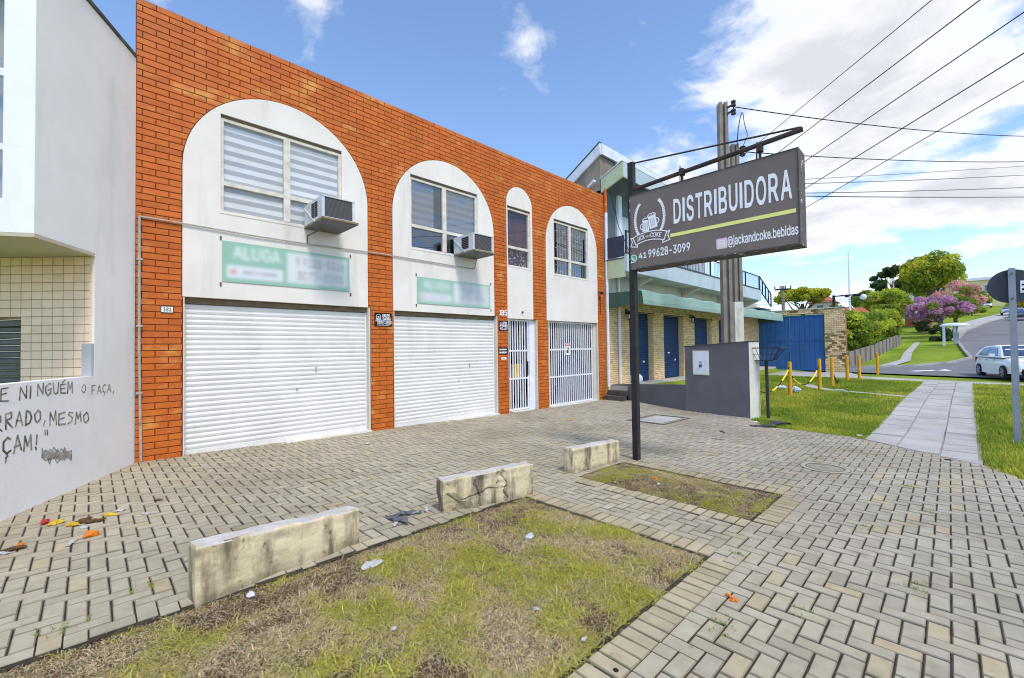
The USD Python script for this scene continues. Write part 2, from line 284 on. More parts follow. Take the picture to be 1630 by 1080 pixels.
M('car_white', S(236, 236, 242), None, 5, .3, spec=.5, coat=.6); M('car_glass', S(60, 84, 110), S(40, 56, 76), 1.5, .08, spec=.8); M('tyre', S(34, 34, 36), None, 5, .8); M('rim', S(150, 150, 156), None, 5, .35, metallic=.6); M('car_dark', S(60, 66, 76), None, 5, .35, spec=.5, coat=.5); M('car_silver', S(180, 188, 198), None, 5, .35, spec=.5, coat=.5); M('lamp_clear', S(215, 220, 228), None, 5, .15, spec=.7)
M('bark', S(112, 96, 78), S(80, 68, 54), 6, 0.95, 0.01, 20)
for nm, a in (('leaf_lime', (208, 206, 62)), ('leaf_mid', (150, 170, 60)), ('leaf_dark', (92, 112, 64)), ('leaf_purple', (220, 168, 198)), ('leaf_pink', (250, 192, 180)), ('leaf_bush', (196, 206, 70))):
    M(nm, S(*a), S(*[int(x * .85) for x in a]), 2, 0.65, spec=.25, tint=True, transl=.45)
M('roof_tile', S(196, 112, 84), S(170, 92, 68), 4, 0.85); M('house_white', S(228, 224, 216), S(214, 208, 198), 1, 0.9); M('house_yellow', S(226, 208, 160), S(214, 196, 146), 1, .9); M('house_grey', S(176, 178, 182), S(160, 162, 166), 1, .9)
M('retaining', S(150, 140, 132), S(118, 110, 104), 1.2, .9, .004, 20, dirt=[(S(84, 78, 72), 1.4, .54, .74, (1, 1, .3), .6)])
M('old_ring', S(186, 178, 160), S(150, 142, 124), 8, .85)
M('iron', S(120, 112, 100), S(96, 90, 80), 12, .8, .002, 80); M('rubber', S(70, 72, 80), S(58, 60, 68), 8, .7)
M('orange_peel', S(226, 130, 30), S(206, 104, 20), 20, .5); M('banana', S(220, 190, 60), S(180, 140, 40), 20, .6); M('paper', S(210, 208, 206), S(186, 184, 182), 20, .8, transl=.2); M('red_scrap', S(180, 50, 44), None, 9, .7); M('brown_scrap', S(110, 80, 50), S(80, 60, 40), 20, .8); M('foil', S(120, 124, 130), S(70, 74, 80), 30, .35, metallic=.4)
M('yellow_plastic', S(226, 196, 50), None, 6, .5)
M('phone_bin_black', S(44, 46, 50), None, 6, .5)
M('print', (1, 1, 1), None, 5, .6, tint=True)
def glassmat(name, tintc, base=.05, rough=0.0, see=(1, 1, 1)):
    _mats[name] = usdkit.material(stage, '/World/Looks/' + name, {'f': ('layer_weight', {'blend': 0.5}), 'w': ('math', {'math_type': 'power', 'value2': 4.0}), 'k': ('math', {'math_type': 'multiply_add', 'value2': 1 - base, 'value3': base}), 't': ('transparent_bsdf', {'color': see}), 'g': ('glossy_bsdf', {'color': tintc, 'roughness': rough}), 'm': ('mix_closure', {})},
        [('f.facing', 'w.value1'), ('w.value', 'k.value1'), ('k.value', 'm.fac'), ('t.BSDF', 'm.closure1'), ('g.BSDF', 'm.closure2')], surface='m.closure')
glassmat('pane', (1, 1, 1), .05, 0, (.94, .95, .96)); glassmat('pane_dark', (.9, .95, 1), .16, 0, (.62, .64, .68))
K = _mats
# ---------------------------------------------------------------- terrain and paving
P0 = np.array([0.489, 8.49]); PD = np.array([-0.471, -0.882]); PD /= np.linalg.norm(PD); PN = np.array([0.882, -0.471])
PLANT1 = sbox(-4.4, 1.39, 3.56, 3.46); PLANT2 = sbox(4.63, 1.39, 5.74, 3.5)
RIGHT_EDGE = [(8.05, -1.6), (8.63, -0.64), (9.39, -0.277), (10.56, 1.19), (10.74, 1.25), (10.88, 2.86), (11.6, 3.45), (12.4, 3.7), (12.3, 5.3), (13.1, 7.7), (13.1, 8.6)]
left_far = P0 + PD * 7
PAVE = Polygon([tuple(P0 + (0, .1)), tuple(left_far), (-4.4, 2.3), (-4.4, -2.6), (7.6, -2.6)] + RIGHT_EDGE)
g = MB(); xs = np.r_[np.arange(-40, 60, 2.0), np.arange(60, 420, 20.0)]; ys = np.r_[np.arange(-160, -20, 20.0), np.arange(-20, 30, 2.5), np.arange(30, 240, 15.0)]
XX, YY = np.meshgrid(xs, ys, indexing='ij'); ZZ = gz(XX) - 0.06 + np.where(XX > 62, 1, 0) * 0.0
V = np.stack([XX, YY, ZZ], -1).reshape(-1, 3); I = np.arange(len(V)).reshape(XX.shape)
g.add(V, np.stack([I[:-1, :-1], I[1:, :-1], I[1:, 1:], I[:-1, 1:]], -1).reshape(-1, 4))
obj('terrain', g, K['far_grass'], kind='structure', base=(0, 0, 0), label='grassy ground rising gently to the hill at the end of the street')
pv = thing('pavement', 'grey herringbone block paving of the forecourt and sidewalk', 'paving', kind='structure')
obj('sand_bed', sheet(PAVE.difference(unary_union([PLANT1.buffer(-.03), PLANT2.buffer(-.03)])), -0.0085, 2.0), K['sand_joint'], pv)
U = 0.1045
sold = []           # soldier courses: rectangles (x0,x1,y0,y1)
for k in range(int(8.2 / U)): sold.append((3.56 - (k + 1) * U, 3.56 - k * U, 1.39 - 2 * U, 1.39))
for k in range(10): sold.append((4.63 + k * U, 4.63 + (k + 1) * U, 1.39 - 2 * U, 1.39))
for k in range(20):
    y = 1.39 + k * U
    sold.append((3.56, 3.56 + 2 * U, y, y + U)); sold.append((4.63 - 2 * U, 4.63, y, y + U))
    sold.append((5.74, 5.74 + 2 * U, y, y + U))
SOLD = unary_union([sbox(a - .001, c - .001, b + .001, d + .001) for a, b, c, d in sold])
FREE = PAVE.buffer(.04).difference(unary_union([PLANT1, PLANT2, SOLD, Point(7.52, 1.29).buffer(.26), sbox(9.38, 4.62, 10.87, 5.6), sbox(4.5, 3.46, 5.9, 3.6).intersection(sbox(5.88, 3.4, 6.1, 3.6))]))
import shapely
OX, OY = 3.56, 1.39 - 2 * U
pavers = []          # (dist, visible, meshargs)
def tone(base): return np.array(base) * (1 + rng.normal(0, .055)) * (1 + rng.normal(0, .006, 3))
GREY, TAN = (1.0, 1.0, 1.0), (1.06, 1.02, .90)
ii, jj = np.meshgrid(np.arange(-77, 98), np.arange(-39, 74), indexing='ij')
cx, cy = OX + (ii + .5) * U, OY + (jj + .5) * U
inside = shapely.contains_xy(FREE, cx, cy)
full = shapely.contains_xy(FREE.buffer(-U * .72), cx, cy)
def lookup(arr, i, j):
    a, b = i + 77, j + 39
    return bool(arr[a, b]) if 0 <= a < arr.shape[0] and 0 <= b < arr.shape[1] else False
tiles = []
for a in range(ii.shape[0]):
    for b in range(ii.shape[1]):
        i, j = int(ii[a, b]), int(jj[a, b]); k = (i + j) % 4
        if k not in (0, 2): continue
        o = (i + 1, j) if k == 0 else (i, j + 1)
        A, B = inside[a, b], lookup(inside, *o)
        if not (A or B): continue
        x0, y0 = OX + i * U, OY + j * U; x1, y1 = OX + (o[0] + 1) * U, OY + (o[1] + 1) * U
        if A and B and full[a, b] and lookup(full, *o): tiles.append(((x0, x1, y0, y1), None))
        else:
            c = sbox(x0, y0, x1, y1).buffer(-.0045).intersection(FREE)
            for q in getattr(c, 'geoms', [c]):
                if q.geom_type == 'Polygon' and q.area > .0012:
                    tiles.append(((x0, x1, y0, y1), q.convex_hull.simplify(.002)))
CAMF = np.array([0.70126, 0.71262]); CAMR = np.array([.7129, -.7012])
def paver_mesh(mb, rect, poly, base):
    x0, x1, y0, y1 = rect; j = .0036
    rgt = np.clip(((x0 + x1) / 2 - 2.5 - (y0 + y1) / 4) / 4, 0, 1); t = tone(TAN if (base == 'tan' or rng.random() < .05) else np.array((1.0, 1.0, 1.0)) * (1 - rgt) + np.array((.97, .99, 1.07)) * rgt); dz = rng.normal(0, .0022); tx, ty = rng.normal(0, .010, 2); mx, my = (x0 + x1) / 2, (y0 + y1) / 2
    rot = rng.normal(0, .007); c, s = math.cos(rot), math.sin(rot)
    def fn(v):
        d = v[:, :2] - (mx, my); q = np.c_[d[:, 0] * c - d[:, 1] * s + mx, d[:, 0] * s + d[:, 1] * c + my]
        return np.c_[q, gz(q[:, 0]) + v[:, 2] + dz + (d[:, 0] * tx + d[:, 1] * ty) * (v[:, 2] > -.03)]
    if poly is None:
        w = rng.normal(0, .0008, 4)
        mb.bev(x0 + j + abs(w[0]), x1 - j - abs(w[1]), y0 + j + abs(w[2]), y1 - j - abs(w[3]), -.04, 0, .0058, fn, t, .56 + rng.random() * .16)
    else: mb.prism(poly, -.04, -.001, fn, t)
allp = [(r, None, 'tan') for r in sold if PAVE.contains(Point((r[0] + r[1]) / 2, (r[2] + r[3]) / 2))] + [(r, q, 'grey') for r, q in tiles]
score = []
for n, (r, q, b) in enumerate(allp):
    p = np.array([(r[0] + r[1]) / 2, (r[2] + r[3]) / 2]); d = p @ CAMF; x = (p @ CAMR) / max(d, .01) * 684.6; y = 1.62 / max(d, .01) * 684.6 + 8
    score.append((-d if d > .6 and abs(x) < 812 and y < 536 else -99, n))
near = set(n for _, n in sorted(score, reverse=True)[:292]); rest = MB()
for n, (r, q, b) in enumerate(allp):
    if n in near:
        m = MB(); paver_mesh(m, r, q, b); obj('paver', m, K['paver'], pv)
    else: paver_mesh(rest, r, q, b)
obj('paver_field', rest, K['paver'], pv, kind='stuff')
# street on the near side, behind the camera
st = Polygon([(-60, -3.0), (26, -3.0), (29.6, -1.9), (29.6, -12), (-60, -12)])
obj('street', sheet(st, -0.045, 4.0), K['asphalt'], kind='structure', base=(0, 0, 0), label='grey asphalt street along the sidewalk')
kb = MB()
for k in range(22): kb.box((-10 + k * 1.0, -2.85, -.2), (-10 + k * 1.0 + .99, -2.7, .0), fn=lambda v: on_ground(v))
obj('kerb', kb, K['kerb'], kind='structure', label='concrete kerb between sidewalk and street')
# footpath of concrete slabs, three rows
fp = thing('footpath', 'grey footpath of three rows of worn concrete slabs across the lawn', 'path', kind='structure')
eL, m1, m2, eR = [np.array([a, b]) for a, b in (((10.56, 1.19), (25.4, .78)), ((10.187, .697), (25.6, .32)), ((9.675, .155), (25.8, -.17)), ((9.392, -.277), (26.0, -.66)))]
obj('bed', sheet(Polygon([tuple(eL[0]), tuple(eL[1]), tuple(eR[1]), tuple(eR[0])]).buffer(.03), -.006, 2.0), K['kerb'], fp)
for rowi, (a, b) in enumerate(((eL, m1), (m1, m2), (m2, eR))):
    x = 9.3 - rowi * .2
    while x < 25.6:
        L = rng.uniform(.66, .8); x0, x1 = x + .008, x + L - .008; x = x + L
        def yy(line, X): return line[0][1] + (line[1][1] - line[0][1]) * (X - line[0][0]) / (line[1][0] - line[0][0])
        def edge(line, X): return yy(line, X)
        poly = Polygon([(x0, yy(a, x0) - .010), (x1, yy(a, x1) - .010), (x1, yy(b, x1) + .010), (x0, yy(b, x0) + .010)])
        clip = poly.difference(PAVE.buffer(-.01))
        if clip.is_empty or clip.area < .03 or clip.geom_type != 'Polygon': continue
        m = MB(); dz = rng.normal(.0, .004); tl = rng.normal(0, .006); t = np.ones(3) * rng.uniform(.9, 1.06)
        m.prism(clip.buffer(-.004, join_style=2), -.05, 0.012, lambda v, dz=dz, tl=tl, x0=x0: np.c_[v[:, :2], gz(v[:, 0]) + v[:, 2] + dz + (v[:, 0] - x0) * tl], t)
        obj('slab', m, K['concrete'], fp)
# concrete crossing strip, driveway and narrow strip
def strip(name, poly, dz, label, mat='concrete'):
    return obj(name, sheet(Polygon(poly), dz, 1.0), K[mat], kind='structure', base=(0, 0, 0), label=label)
strip('crossing_walk', [(26.0, 3.4), (27.6, 3.5), (27.4, 2.4), (26.6, .8), (25.9, -2.0), (25.4, -3.0), (24.3, -3.0), (25.0, -.7), (25.2, .9), (25.6, 2.4)], .008, 'pale concrete walk crossing the end of the slab footpath')
strip('driveway', [(26.2, 8.2), (30.3, 8.2), (30.5, 3.9), (28.6, 3.3), (27.0, 2.9), (26.0, 3.2)], .004, 'pale concrete driveway in front of the blue gate')
strip('narrow_walk', [(21.0, 4.3), (19.8, 3.85), (18.9, 3.1), (17.95, 1.0), (18.35, 1.0), (19.3, 3.0), (20.2, 3.6), (21.3, 4.0)], .006, 'narrow concrete strip crossing the lawn behind the bollards')
cr = [(31.2, 6.0), (30.6, 3.0), (30.0, 1.0), (29.3, -1.9), (29.3, -12), (60, -12), (80, -13), (120, -22), (190, -48), (190, -34), (125, -12), (95, -4.6), (75, -1.6), (60, -.6), (48, -.9), (42.5, -1.1), (39, -.2), (36, 1.6), (34.0, 4.0), (33.6, 8)]
strip('side_street', cr, .02, 'grey asphalt side street with the main street climbing the hill beyond', 'asphalt')
k2 = MB()
edge = np.array([(33.6, 8), (34.0, 4.0), (36, 1.6), (39, -.2), (42.5, -1.1), (48, -.9), (60, -.6), (75, -1.6), (95, -4.6)])
for a, b in zip(edge, edge[1:]):
    n = np.array([-(b - a)[1], (b - a)[0]]); n = n / np.linalg.norm(n) * .18
    m = np.array([a, b, b + n, a + n]); z0 = gz(m[:, 0])
    k2.add(np.r_[np.c_[m, z0 - .05], np.c_[m, z0 + .13]], [[0, 1, 5, 4], [1, 2, 6, 5], [2, 3, 7, 6], [3, 0, 4, 7], [4, 5, 6, 7]])
obj('kerb', k2, K['kerb'], kind='structure', label='concrete kerb round the corner of the grass island')
ar = MB(); ar.add(np.c_[[(32.4, 1.6), (33.6, .7), (33.3, .5), (34.2, .2), (33.3, -.1), (33.2, .15), (32.2, 1.3)], np.zeros(7)], [[0, 1, 2], [0, 2, 6], [2, 3, 4], [2, 4, 5]], None)
v, f, t = ar.arrays(); v[:, 2] = gz(v[:, 0]) + .026
obj('road_marking', trimesh.Trimesh(v, f, process=False), K['print_white'], label='worn white arrow painted on the side street', cat='marking')
LAWN = Polygon([(10.88, 2.9), (10.74, 1.27), (10.6, 1.22), (18, 1.01), (25.3, .82), (25.7, 2.4), (26.0, 3.3), (26.2, 8.3), (14.5, 8.3), (13.2, 7.4), (12.6, 5.3), (12.5, 3.5), (11.6, 3.4)])
VERGE = Polygon([(8.7, -.68), (9.39, -.32), (17, -.47), (24.9, -.66), (24.2, -2.7), (8.2, -2.7), (8.1, -1.7)])
obj('lawn', sheet(unary_union([LAWN, VERGE]), -.03, 1.0), K['lawn_ground'], kind='structure', base=(0, 0, 0), label='green lawn between the paving, the footpath and the blue gate')
for nm, pl, lb in (('planting_strip', PLANT1, 'bed of dry soil and patchy grass in the paving, nearest to the viewer'), ('planting_strip', PLANT2, 'small bed of dry soil and grass beside the sign post')):
    x0, y0, x1, y1 = pl.bounds; nx, ny = int((x1 - x0) / .05), int((y1 - y0) / .05)
    X, Y = np.meshgrid(np.linspace(x0, x1, nx), np.linspace(y0, y1, ny), indexing='ij')
    e = np.minimum(np.minimum(X - x0, x1 - X), np.minimum(Y - y0, y1 - Y))
    Z = gz(X) - .03 + .05 * meshkit.fbm(np.stack([X * 3, Y * 3, X * 0], -1), 4, 3) * np.clip(e / .25, 0.25, 1) + .012 * np.clip(e / .4, 0, 1)
    I = np.arange(nx * ny).reshape(nx, ny)
    obj(nm, trimesh.Trimesh(np.stack([X, Y, Z], -1).reshape(-1, 3), np.vstack([np.stack([I[:-1, :-1], I[1:, :-1], I[1:, 1:]], -1).reshape(-1, 3), np.stack([I[:-1, :-1], I[1:, 1:], I[:-1, 1:]], -1).reshape(-1, 3)]), process=False), K['soil'], smooth=True, kind='structure', label=lb)
# ---------------------------------------------------------------- grass
def blades(n, xy, z, h, w, cols, lean=.6, seed=1, flat=0.0):
    """n bent blades of two segments; xy (n,2), z base, per-blade height and colour"""
    r = np.random.default_rng(seed); a = r.uniform(0, 2 * np.pi, n); l = r.uniform(.2, 1, n) * lean + flat
    d = np.stack([np.cos(a), np.sin(a)], 1); s = np.stack([-d[:, 1], d[:, 0]], 1)
    base = np.c_[xy, z]; hv = h[:, None]
    mid = base + np.c_[d * (l * h * .35)[:, None], h * .55 / np.sqrt(1 + l * .5)]; tip = base + np.c_[d * (l * h)[:, None], h / (1 + l * l * .6)]
    sw = np.c_[s * (w * .5)[:, None], np.zeros(n)]
    V = np.stack([base - sw, base + sw, mid + sw * .75, mid - sw * .75, tip], 1).reshape(-1, 3)
    o = np.arange(n)[:, None] * 5
    F = np.concatenate([o + [0, 1, 2], o + [0, 2, 3], o + [3, 2, 4]], 1).reshape(-1, 3)
    mb = MB(); mb.add(V, F, np.repeat(cols, 5, 0)); return mb
def bed_grass(pl, dens, seed, label):
    r = np.random.default_rng(seed); x0, y0, x1, y1 = pl.bounds; x0 = max(x0, -1.6)
    n = int((x1 - x0) * (y1 - y0) * dens); xy = np.c_[r.uniform(x0 - .02, x1 + .02, n), r.uniform(y0 - .02, y1 + .02, n)] + r.normal(0, .018, (n, 2))
    q = np.c_[xy, np.zeros(n)]
    big = meshkit.fbm(q * 1.6 + 5, 4, seed); fine = meshkit.fbm(q * 7, 3, seed + 9); gr = meshkit.fbm(q * 2.3 + 11, 4, seed + 4)
    back = np.clip((y1 - xy[:, 1]) / .8, .0, 1) * np.clip((xy[:, 0] + .9) / 1.8, .15, 1) if seed == 1 else np.ones(n)
    keep = r.random(n) < np.clip((big * .6 + fine * .75 - .50) * 4.6, .02, 1) * (.25 + .75 * back)
    xy, gr, fine = xy[keep], gr[keep], fine[keep]; n = len(xy)
    e = np.minimum(np.minimum(xy[:, 0] - pl.bounds[0], x1 - xy[:, 0]), np.minimum(xy[:, 1] - y0, y1 - xy[:, 1]))
    z = gz(xy[:, 0]) - .03 + .05 * meshkit.fbm(np.c_[xy * 3, xy[:, :1] * 0], 4, 3) * np.clip(e / .25, .25, 1) + .012 * np.clip(e / .4, 0, 1) - .004
    green = np.clip(.33 + (gr - .5) * 3.4 + (fine - .5) * 2.6 + r.normal(0, .33, n), 0, 1)[:, None]
    dry = np.array(S(244, 224, 172))[None] * r.uniform(.45, 1.15, (n, 1)) * (1 + r.normal(0, .06, (n, 3))); lush = np.array(S(206, 200, 82))[None] * r.uniform(.5, 1.2, (n, 1)) * (1 + r.normal(0, .06, (n, 3)))
    cols = dry * (1 - green) + lush * green
    h = r.uniform(.010, .034, n) * (1 + .5 * green[:, 0]) * (1 + .9 * (r.random(n) < .06)); w = r.uniform(.0035, .0075, n)
    mb = blades(n, xy, z, h, w, cols, 1.5, seed, .55)
    k = int((x1 - x0) * (y1 - y0) * 11000); lx = np.c_[r.uniform(x0 + .02, x1 - .02, k), r.uniform(y0 + .02, y1 - .02, k)]; le = np.minimum(np.minimum(lx[:, 0] - pl.bounds[0], x1 - lx[:, 0]), np.minimum(lx[:, 1] - y0, y1 - lx[:, 1]))
    lz = gz(lx[:, 0]) - .03 + .05 * meshkit.fbm(np.c_[lx * 3, lx[:, :1] * 0], 4, 3) * np.clip(le / .25, .25, 1) + .012 * np.clip(le / .4, 0, 1) + r.uniform(0, .012, k)
    an = r.uniform(0, 6.28, k); L = r.uniform(.004, .015, k); dv = np.c_[np.cos(an) * L, np.sin(an) * L, r.normal(0, .004, k)]; sv = np.c_[-np.sin(an), np.cos(an), np.zeros(k)] * r.uniform(.0008, .002, k)[:, None]; c0 = np.c_[lx, lz + .004]
    lc = np.array([S(206, 188, 150), S(150, 124, 92), S(92, 74, 56), S(222, 208, 180)])[r.choice(4, k, p=[.4, .28, .2, .12])] * r.uniform(.7, 1.1, (k, 1))
    mb.add(np.stack([c0 - dv - sv, c0 + dv - sv, c0 + dv + sv, c0 - dv + sv], 1).reshape(-1, 3), (np.arange(k)[:, None] * 4 + [0, 1, 2, 3]), np.repeat(lc, 4, 0))
    obj('dry_grass', mb, K['blade'], kind='stuff', label=label, cat='grass', base=(0, 0, 0))
bed_grass(PLANT1, 30000, 1, 'patchy dry and green grass growing in the large bed')
bed_grass(PLANT2, 18000, 2, 'short dry and green grass in the small bed by the sign post')
def lawn_grass(pl, dens, seed, label, hmax=.09):
    r = np.random.default_rng(seed); x0, y0, x1, y1 = pl.bounds; n = int((x1 - x0) * (y1 - y0) * dens)
    xy = np.c_[x0 + (x1 - x0) * r.random(n) ** 1.5, r.uniform(y0, y1, n)]
    ok = shapely.contains_xy(pl.buffer(.05), xy[:, 0], xy[:, 1]) & ~shapely.contains_xy(NO_GRASS, xy[:, 0], xy[:, 1])
    xy = xy[ok]; n = len(xy); q = np.c_[xy, np.zeros(n)]
    p1, p2 = meshkit.fbm(q * .9, 4, seed), meshkit.fbm(q * 3, 3, seed + 3)
    keep = r.random(n) < np.clip(.35 + p2 * 1.2, .2, 1); xy, p1, p2 = xy[keep], p1[keep], p2[keep]; n = len(xy)
    far = np.clip((xy[:, 0] - 9) / 14, 0, 1)
    y = np.clip((p1 - .42) * 4 + r.normal(0, .3, n), 0, 1)[:, None]
    cols = np.array(S(196, 196, 74))[None] * y + np.array(S(138, 160, 50))[None] * (1 - y); cols = cols * r.uniform(.7, 1.15, (n, 1))
    h = r.uniform(.03, hmax, n) * (.7 + .8 * p2); w = r.uniform(.006, .011, n) * (1 + 1.6 * far)
    mb = blades(n, xy, gz(xy[:, 0]) - .03, h, w, cols, .8, seed)
    obj('lawn_grass', mb, K['blade'], kind='stuff', label=label, cat='grass', base=(0, 0, 0))
NO_GRASS = unary_union([Polygon([(21.0, 4.3), (19.8, 3.85), (18.9, 3.1), (17.95, 1.0), (18.35, 1.0), (19.3, 3.0), (20.2, 3.6), (21.3, 4.0)]), sbox(11.85, 3.5, 12.6, 5.3), Point(12.37, 3.28).buffer(.35)])
lawn_grass(LAWN, 1500, 3, 'bright green mown lawn behind the paving and round the bollards')
lawn_grass(VERGE, 1800, 4, 'green grass verge at the foot of the round road sign', .12)
r = np.random.default_rng(12); n = 900                     # weeds in the paving joints
cen = np.array([(6.9, 2.0), (8.2, 1.5), (7.2, .4), (6.2, .2), (9.3, 1.8), (8.6, 2.8), (3.2, .7), (4.1, .2), (10.2, 2.4), (5.2, .6), (2.7, 1.0), (7.6, 1.05), (3.75, 1.25), (-.1, 3.7), (.3, 3.95), (1.2, 1.1), (6.4, 3.9), (4.4, 4.2)])
ci = r.integers(0, len(cen), n); xy = cen[ci] + r.normal(0, 1, (n, 2)) * np.array([.05, .04]); xy[:, 0] = np.where(r.random(n) < .7, OX + np.round((xy[:, 0] - OX) / U) * U + r.normal(0, .006, n), xy[:, 0])
sel = ~shapely.contains_xy(unary_union([PLANT1, PLANT2]), xy[:, 0], xy[:, 1]); xy = xy[sel]; n = len(xy)
obj('weeds', blades(n, xy, gz(xy[:, 0]) - .004, r.uniform(.010, .034, n), r.uniform(.004, .008, n), np.array(S(150, 165, 66))[None] * r.uniform(.7, 1.2, (n, 1)), 1.2, 5), K['blade'], kind='stuff', label='small green weeds sprouting from the paving joints', cat='weeds', base=(0, 0, 0))
# ---------------------------------------------------------------- the orange brick building
def fbox(mb, x0, x1, z0, z1, o0, o1, tint=None): return mb.box((x0, FX_Y - o1, z0), (x1, FX_Y - o0, z1), tint)
def arch(x0, x1, zb, crown):
    r = (x1 - x0) / 2; a = np.linspace(0, np.pi, 33)
    return Polygon([(x0, zb), (x1, zb)] + [((x0 + x1) / 2 + r * math.cos(t), crown - r + r * math.sin(t)) for t in a])
BL = thing('brick_building', 'two storey orange brick building with four white arched panels and shutters', 'building', (6.74, 8.49, -.1))
PANELS = [arch(1.05, 4.15, 2.50, 6.155), arch(4.73, 7.71, 2.47, 6.15), arch(8.20, 9.24, 2.43, 6.175), arch(9.84, 12.53, 2.43, 6.17)]
OPENS = [sbox(1.06, -.6, 4.20, 2.50), sbox(4.74, -.6, 7.82, 2.47), sbox(8.22, -.6, 9.42, 2.43), sbox(9.90, -.6, 12.54, 2.43)]
WINS = [(1.56, 3.61, 3.96, 5.62), (5.18, 7.16, 3.915, 5.60), (8.23, 9.16, 3.89, 5.57), (10.22, 12.02, 3.87, 5.60)]
FAC = sbox(.49, -.6, 12.98, 7.0)
HOLES = unary_union(PANELS + OPENS)
m = MB(); m.prism(FAC.difference(HOLES.buffer(-.002)), -.17, -.0095, facade)
m.box((.50, 8.67, -.6), (.62, 18, 5.95)); m.box((12.85, 8.67, -.6), (12.97, 18, 5.95)); m.box((.62, 17.88, -.6), (12.85, 18, 5.95)); m.box((.62, 8.67, 5.80), (12.85, 17.88, 5.94))
obj('wall', m, K['brick_joint'], BL)
m = MB(); m.box((.63, 8.68, 2.75), (12.84, 12.9, 2.95)); m.box((.63, 12.9, -.5), (12.84, 12.98, 5.79)); 
for x in (4.45, 8.0, 9.6): m.box((x - .06, 8.68, -.5), (x + .06, 12.89, 5.79))
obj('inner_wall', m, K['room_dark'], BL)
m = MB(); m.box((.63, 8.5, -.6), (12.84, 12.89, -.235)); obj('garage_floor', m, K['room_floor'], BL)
# bricks
PX, PZ = .3203, .0992; BR = FAC.difference(HOLES.buffer(.012)); items = []
for k in range(-5, 72):
    z1 = 7.0 - k * PZ - .0; z1 = 7.0 - (k + 5) * PZ; z0 = z1 - PZ
    off = .721 + (0 if (k % 2) else PX / 2) - 2 * PX
    x = off
    while x < 13.0:
        c = sbox(max(x + .006, .492), z0 + .0065, min(x + PX - .006, 12.978), z1 - .0065)
        if c.bounds[2] - c.bounds[0] > .02 and z1 > -.35:
            if BR.contains(c): items.append((c.bounds, None))
            elif BR.intersects(c):
                for q in getattr(c.intersection(BR), 'geoms', [c.intersection(BR)]):
                    if q.geom_type == 'Polygon' and q.area > .0006: items.append((q.bounds, q))
        x += PX
def brick_mesh(mb, bd, poly):
    t = np.array([1, 1, 1]) * (1 + rng.normal(0, .05)) * np.array([1, 1 + rng.normal(0, .03), 1]); o = rng.normal(0, .0012)
    tw = rng.normal(0, .004, 2); cx, cz = (bd[0] + bd[2]) / 2, (bd[1] + bd[3]) / 2
    fn = lambda v: facade(np.c_[v[:, :2], v[:, 2] + (v[:, 2] > -.01) * (o + (v[:, 0] - cx) * tw[0] + (v[:, 1] - cz) * tw[1])])
    if poly is None: mb.bev(bd[0], bd[2], bd[1], bd[3], -.02, 0, .004, fn, t)
    else: mb.prism(poly, -.02, -.001, fn, t)
def area(bd):
    x, z = (bd[0] + bd[2]) / 2, (bd[1] + bd[3]) / 2; d = x * .7013 + FX_Y * .7126; ok = bd[1] > .05
    return (bd[2] - bd[0]) * (bd[3] - bd[1]) / d ** 3 * ok
order = sorted(range(len(items)), key=lambda n: -area(items[n][0])); rest = MB()
for q, n in enumerate(order):
    if q < 294:
        m = MB(); brick_mesh(m, *items[n]); obj('brick', m, K['orange_brick'], BL)
    else: brick_mesh(rest, *items[n])
obj('brick_field', rest, K['orange_brick'], BL, kind='stuff')
# white arched panels
for p, w in zip(PANELS, WINS):
    m = MB(); m.prism(p.difference(sbox(w[0], w[2], w[1], w[3])), -.165, .004, facade); obj('arched_panel', m, K['panel_white'], BL)
for o, p in zip(OPENS, PANELS):
    x0, _, x1, zt = o.bounds; m = MB(); fbox(m, x1 - .035, x1 - .002, -.5, zt - .003, -.172, -.003); obj('jamb', m, K['jamb_white'], BL); m = MB(); fbox(m, x0 + .002, x0 + .02, -.5, zt - .003, -.172, -.003); obj('jamb', m, K['jamb_white'], BL)
# roller shutters
for si, (x0, x1, zt) in enumerate(((1.085, 4.16, 2.50), (4.765, 7.78, 2.47))):
    zb = gz((x0 + x1) / 2) - .02; sh = obj('roller_shutter', fbox(MB(), x0, x1, zt - .10, zt - .004, -.16, -.09), K['brown_and_shade'], BL)  # brown box at the head stands in for shadow in the drum gap
    pitch = .0842; z = zt - .10; k = 0
    while z > zb + .11:
        h = min(pitch, z - zb - .10); b = rng.normal(0, .0015)
        prof = np.array([(z, -.150), (z - .014, -.126 + b), (z - h * .5, -.119 + b), (z - h + .014, -.128 + b), (z - h, -.150)])
        V = np.array([(x, p[0], p[1]) for p in prof for x in (x0 + .0, x1)]); F = [[2 * i, 2 * i + 2, 2 * i + 3, 2 * i + 1] for i in range(4)]
        m = MB(); m.add(facade(V), F); obj('slat', m, K['shutter_white'], sh); z -= pitch; k += 1
    m = MB(); fbox(m, x0, x1, zb + .0, zb + .11, -.15, -.115); fbox(m, (x0 + x1) / 2 - .03, (x0 + x1) / 2 + .12, zb + .02, zb + .06, -.115, -.095); obj('bottom_bar', m, K['shutter_white'], sh)
    m = MB(); fbox(m, x0 - .02, x0 + .02, zb, zt - .1, -.165, -.117); fbox(m, x1 - .02, x1 + .025, zb, zt - .1, -.165, -.117); obj('guide_rail', m, K['steel_white'], sh)
    m = MB(); xc = x0 + (x1 - x0) * (.60 if si else .55); fbox(m, xc, xc + .03, zb + .95, zb + .99, -.125, -.105); fbox(m, xc + .35, xc + .38, zb + 1.28, zb + 1.37, -.125, -.105); obj('lock', m, K['pipe_grey'], sh)
    m = MB(); fbox(m, x0 - .03, x1 + .05, -.45, gz(x0 * .3 + x1 * .7) + .012, -.17, .05); obj('threshold', m, K['worn_white'], BL)
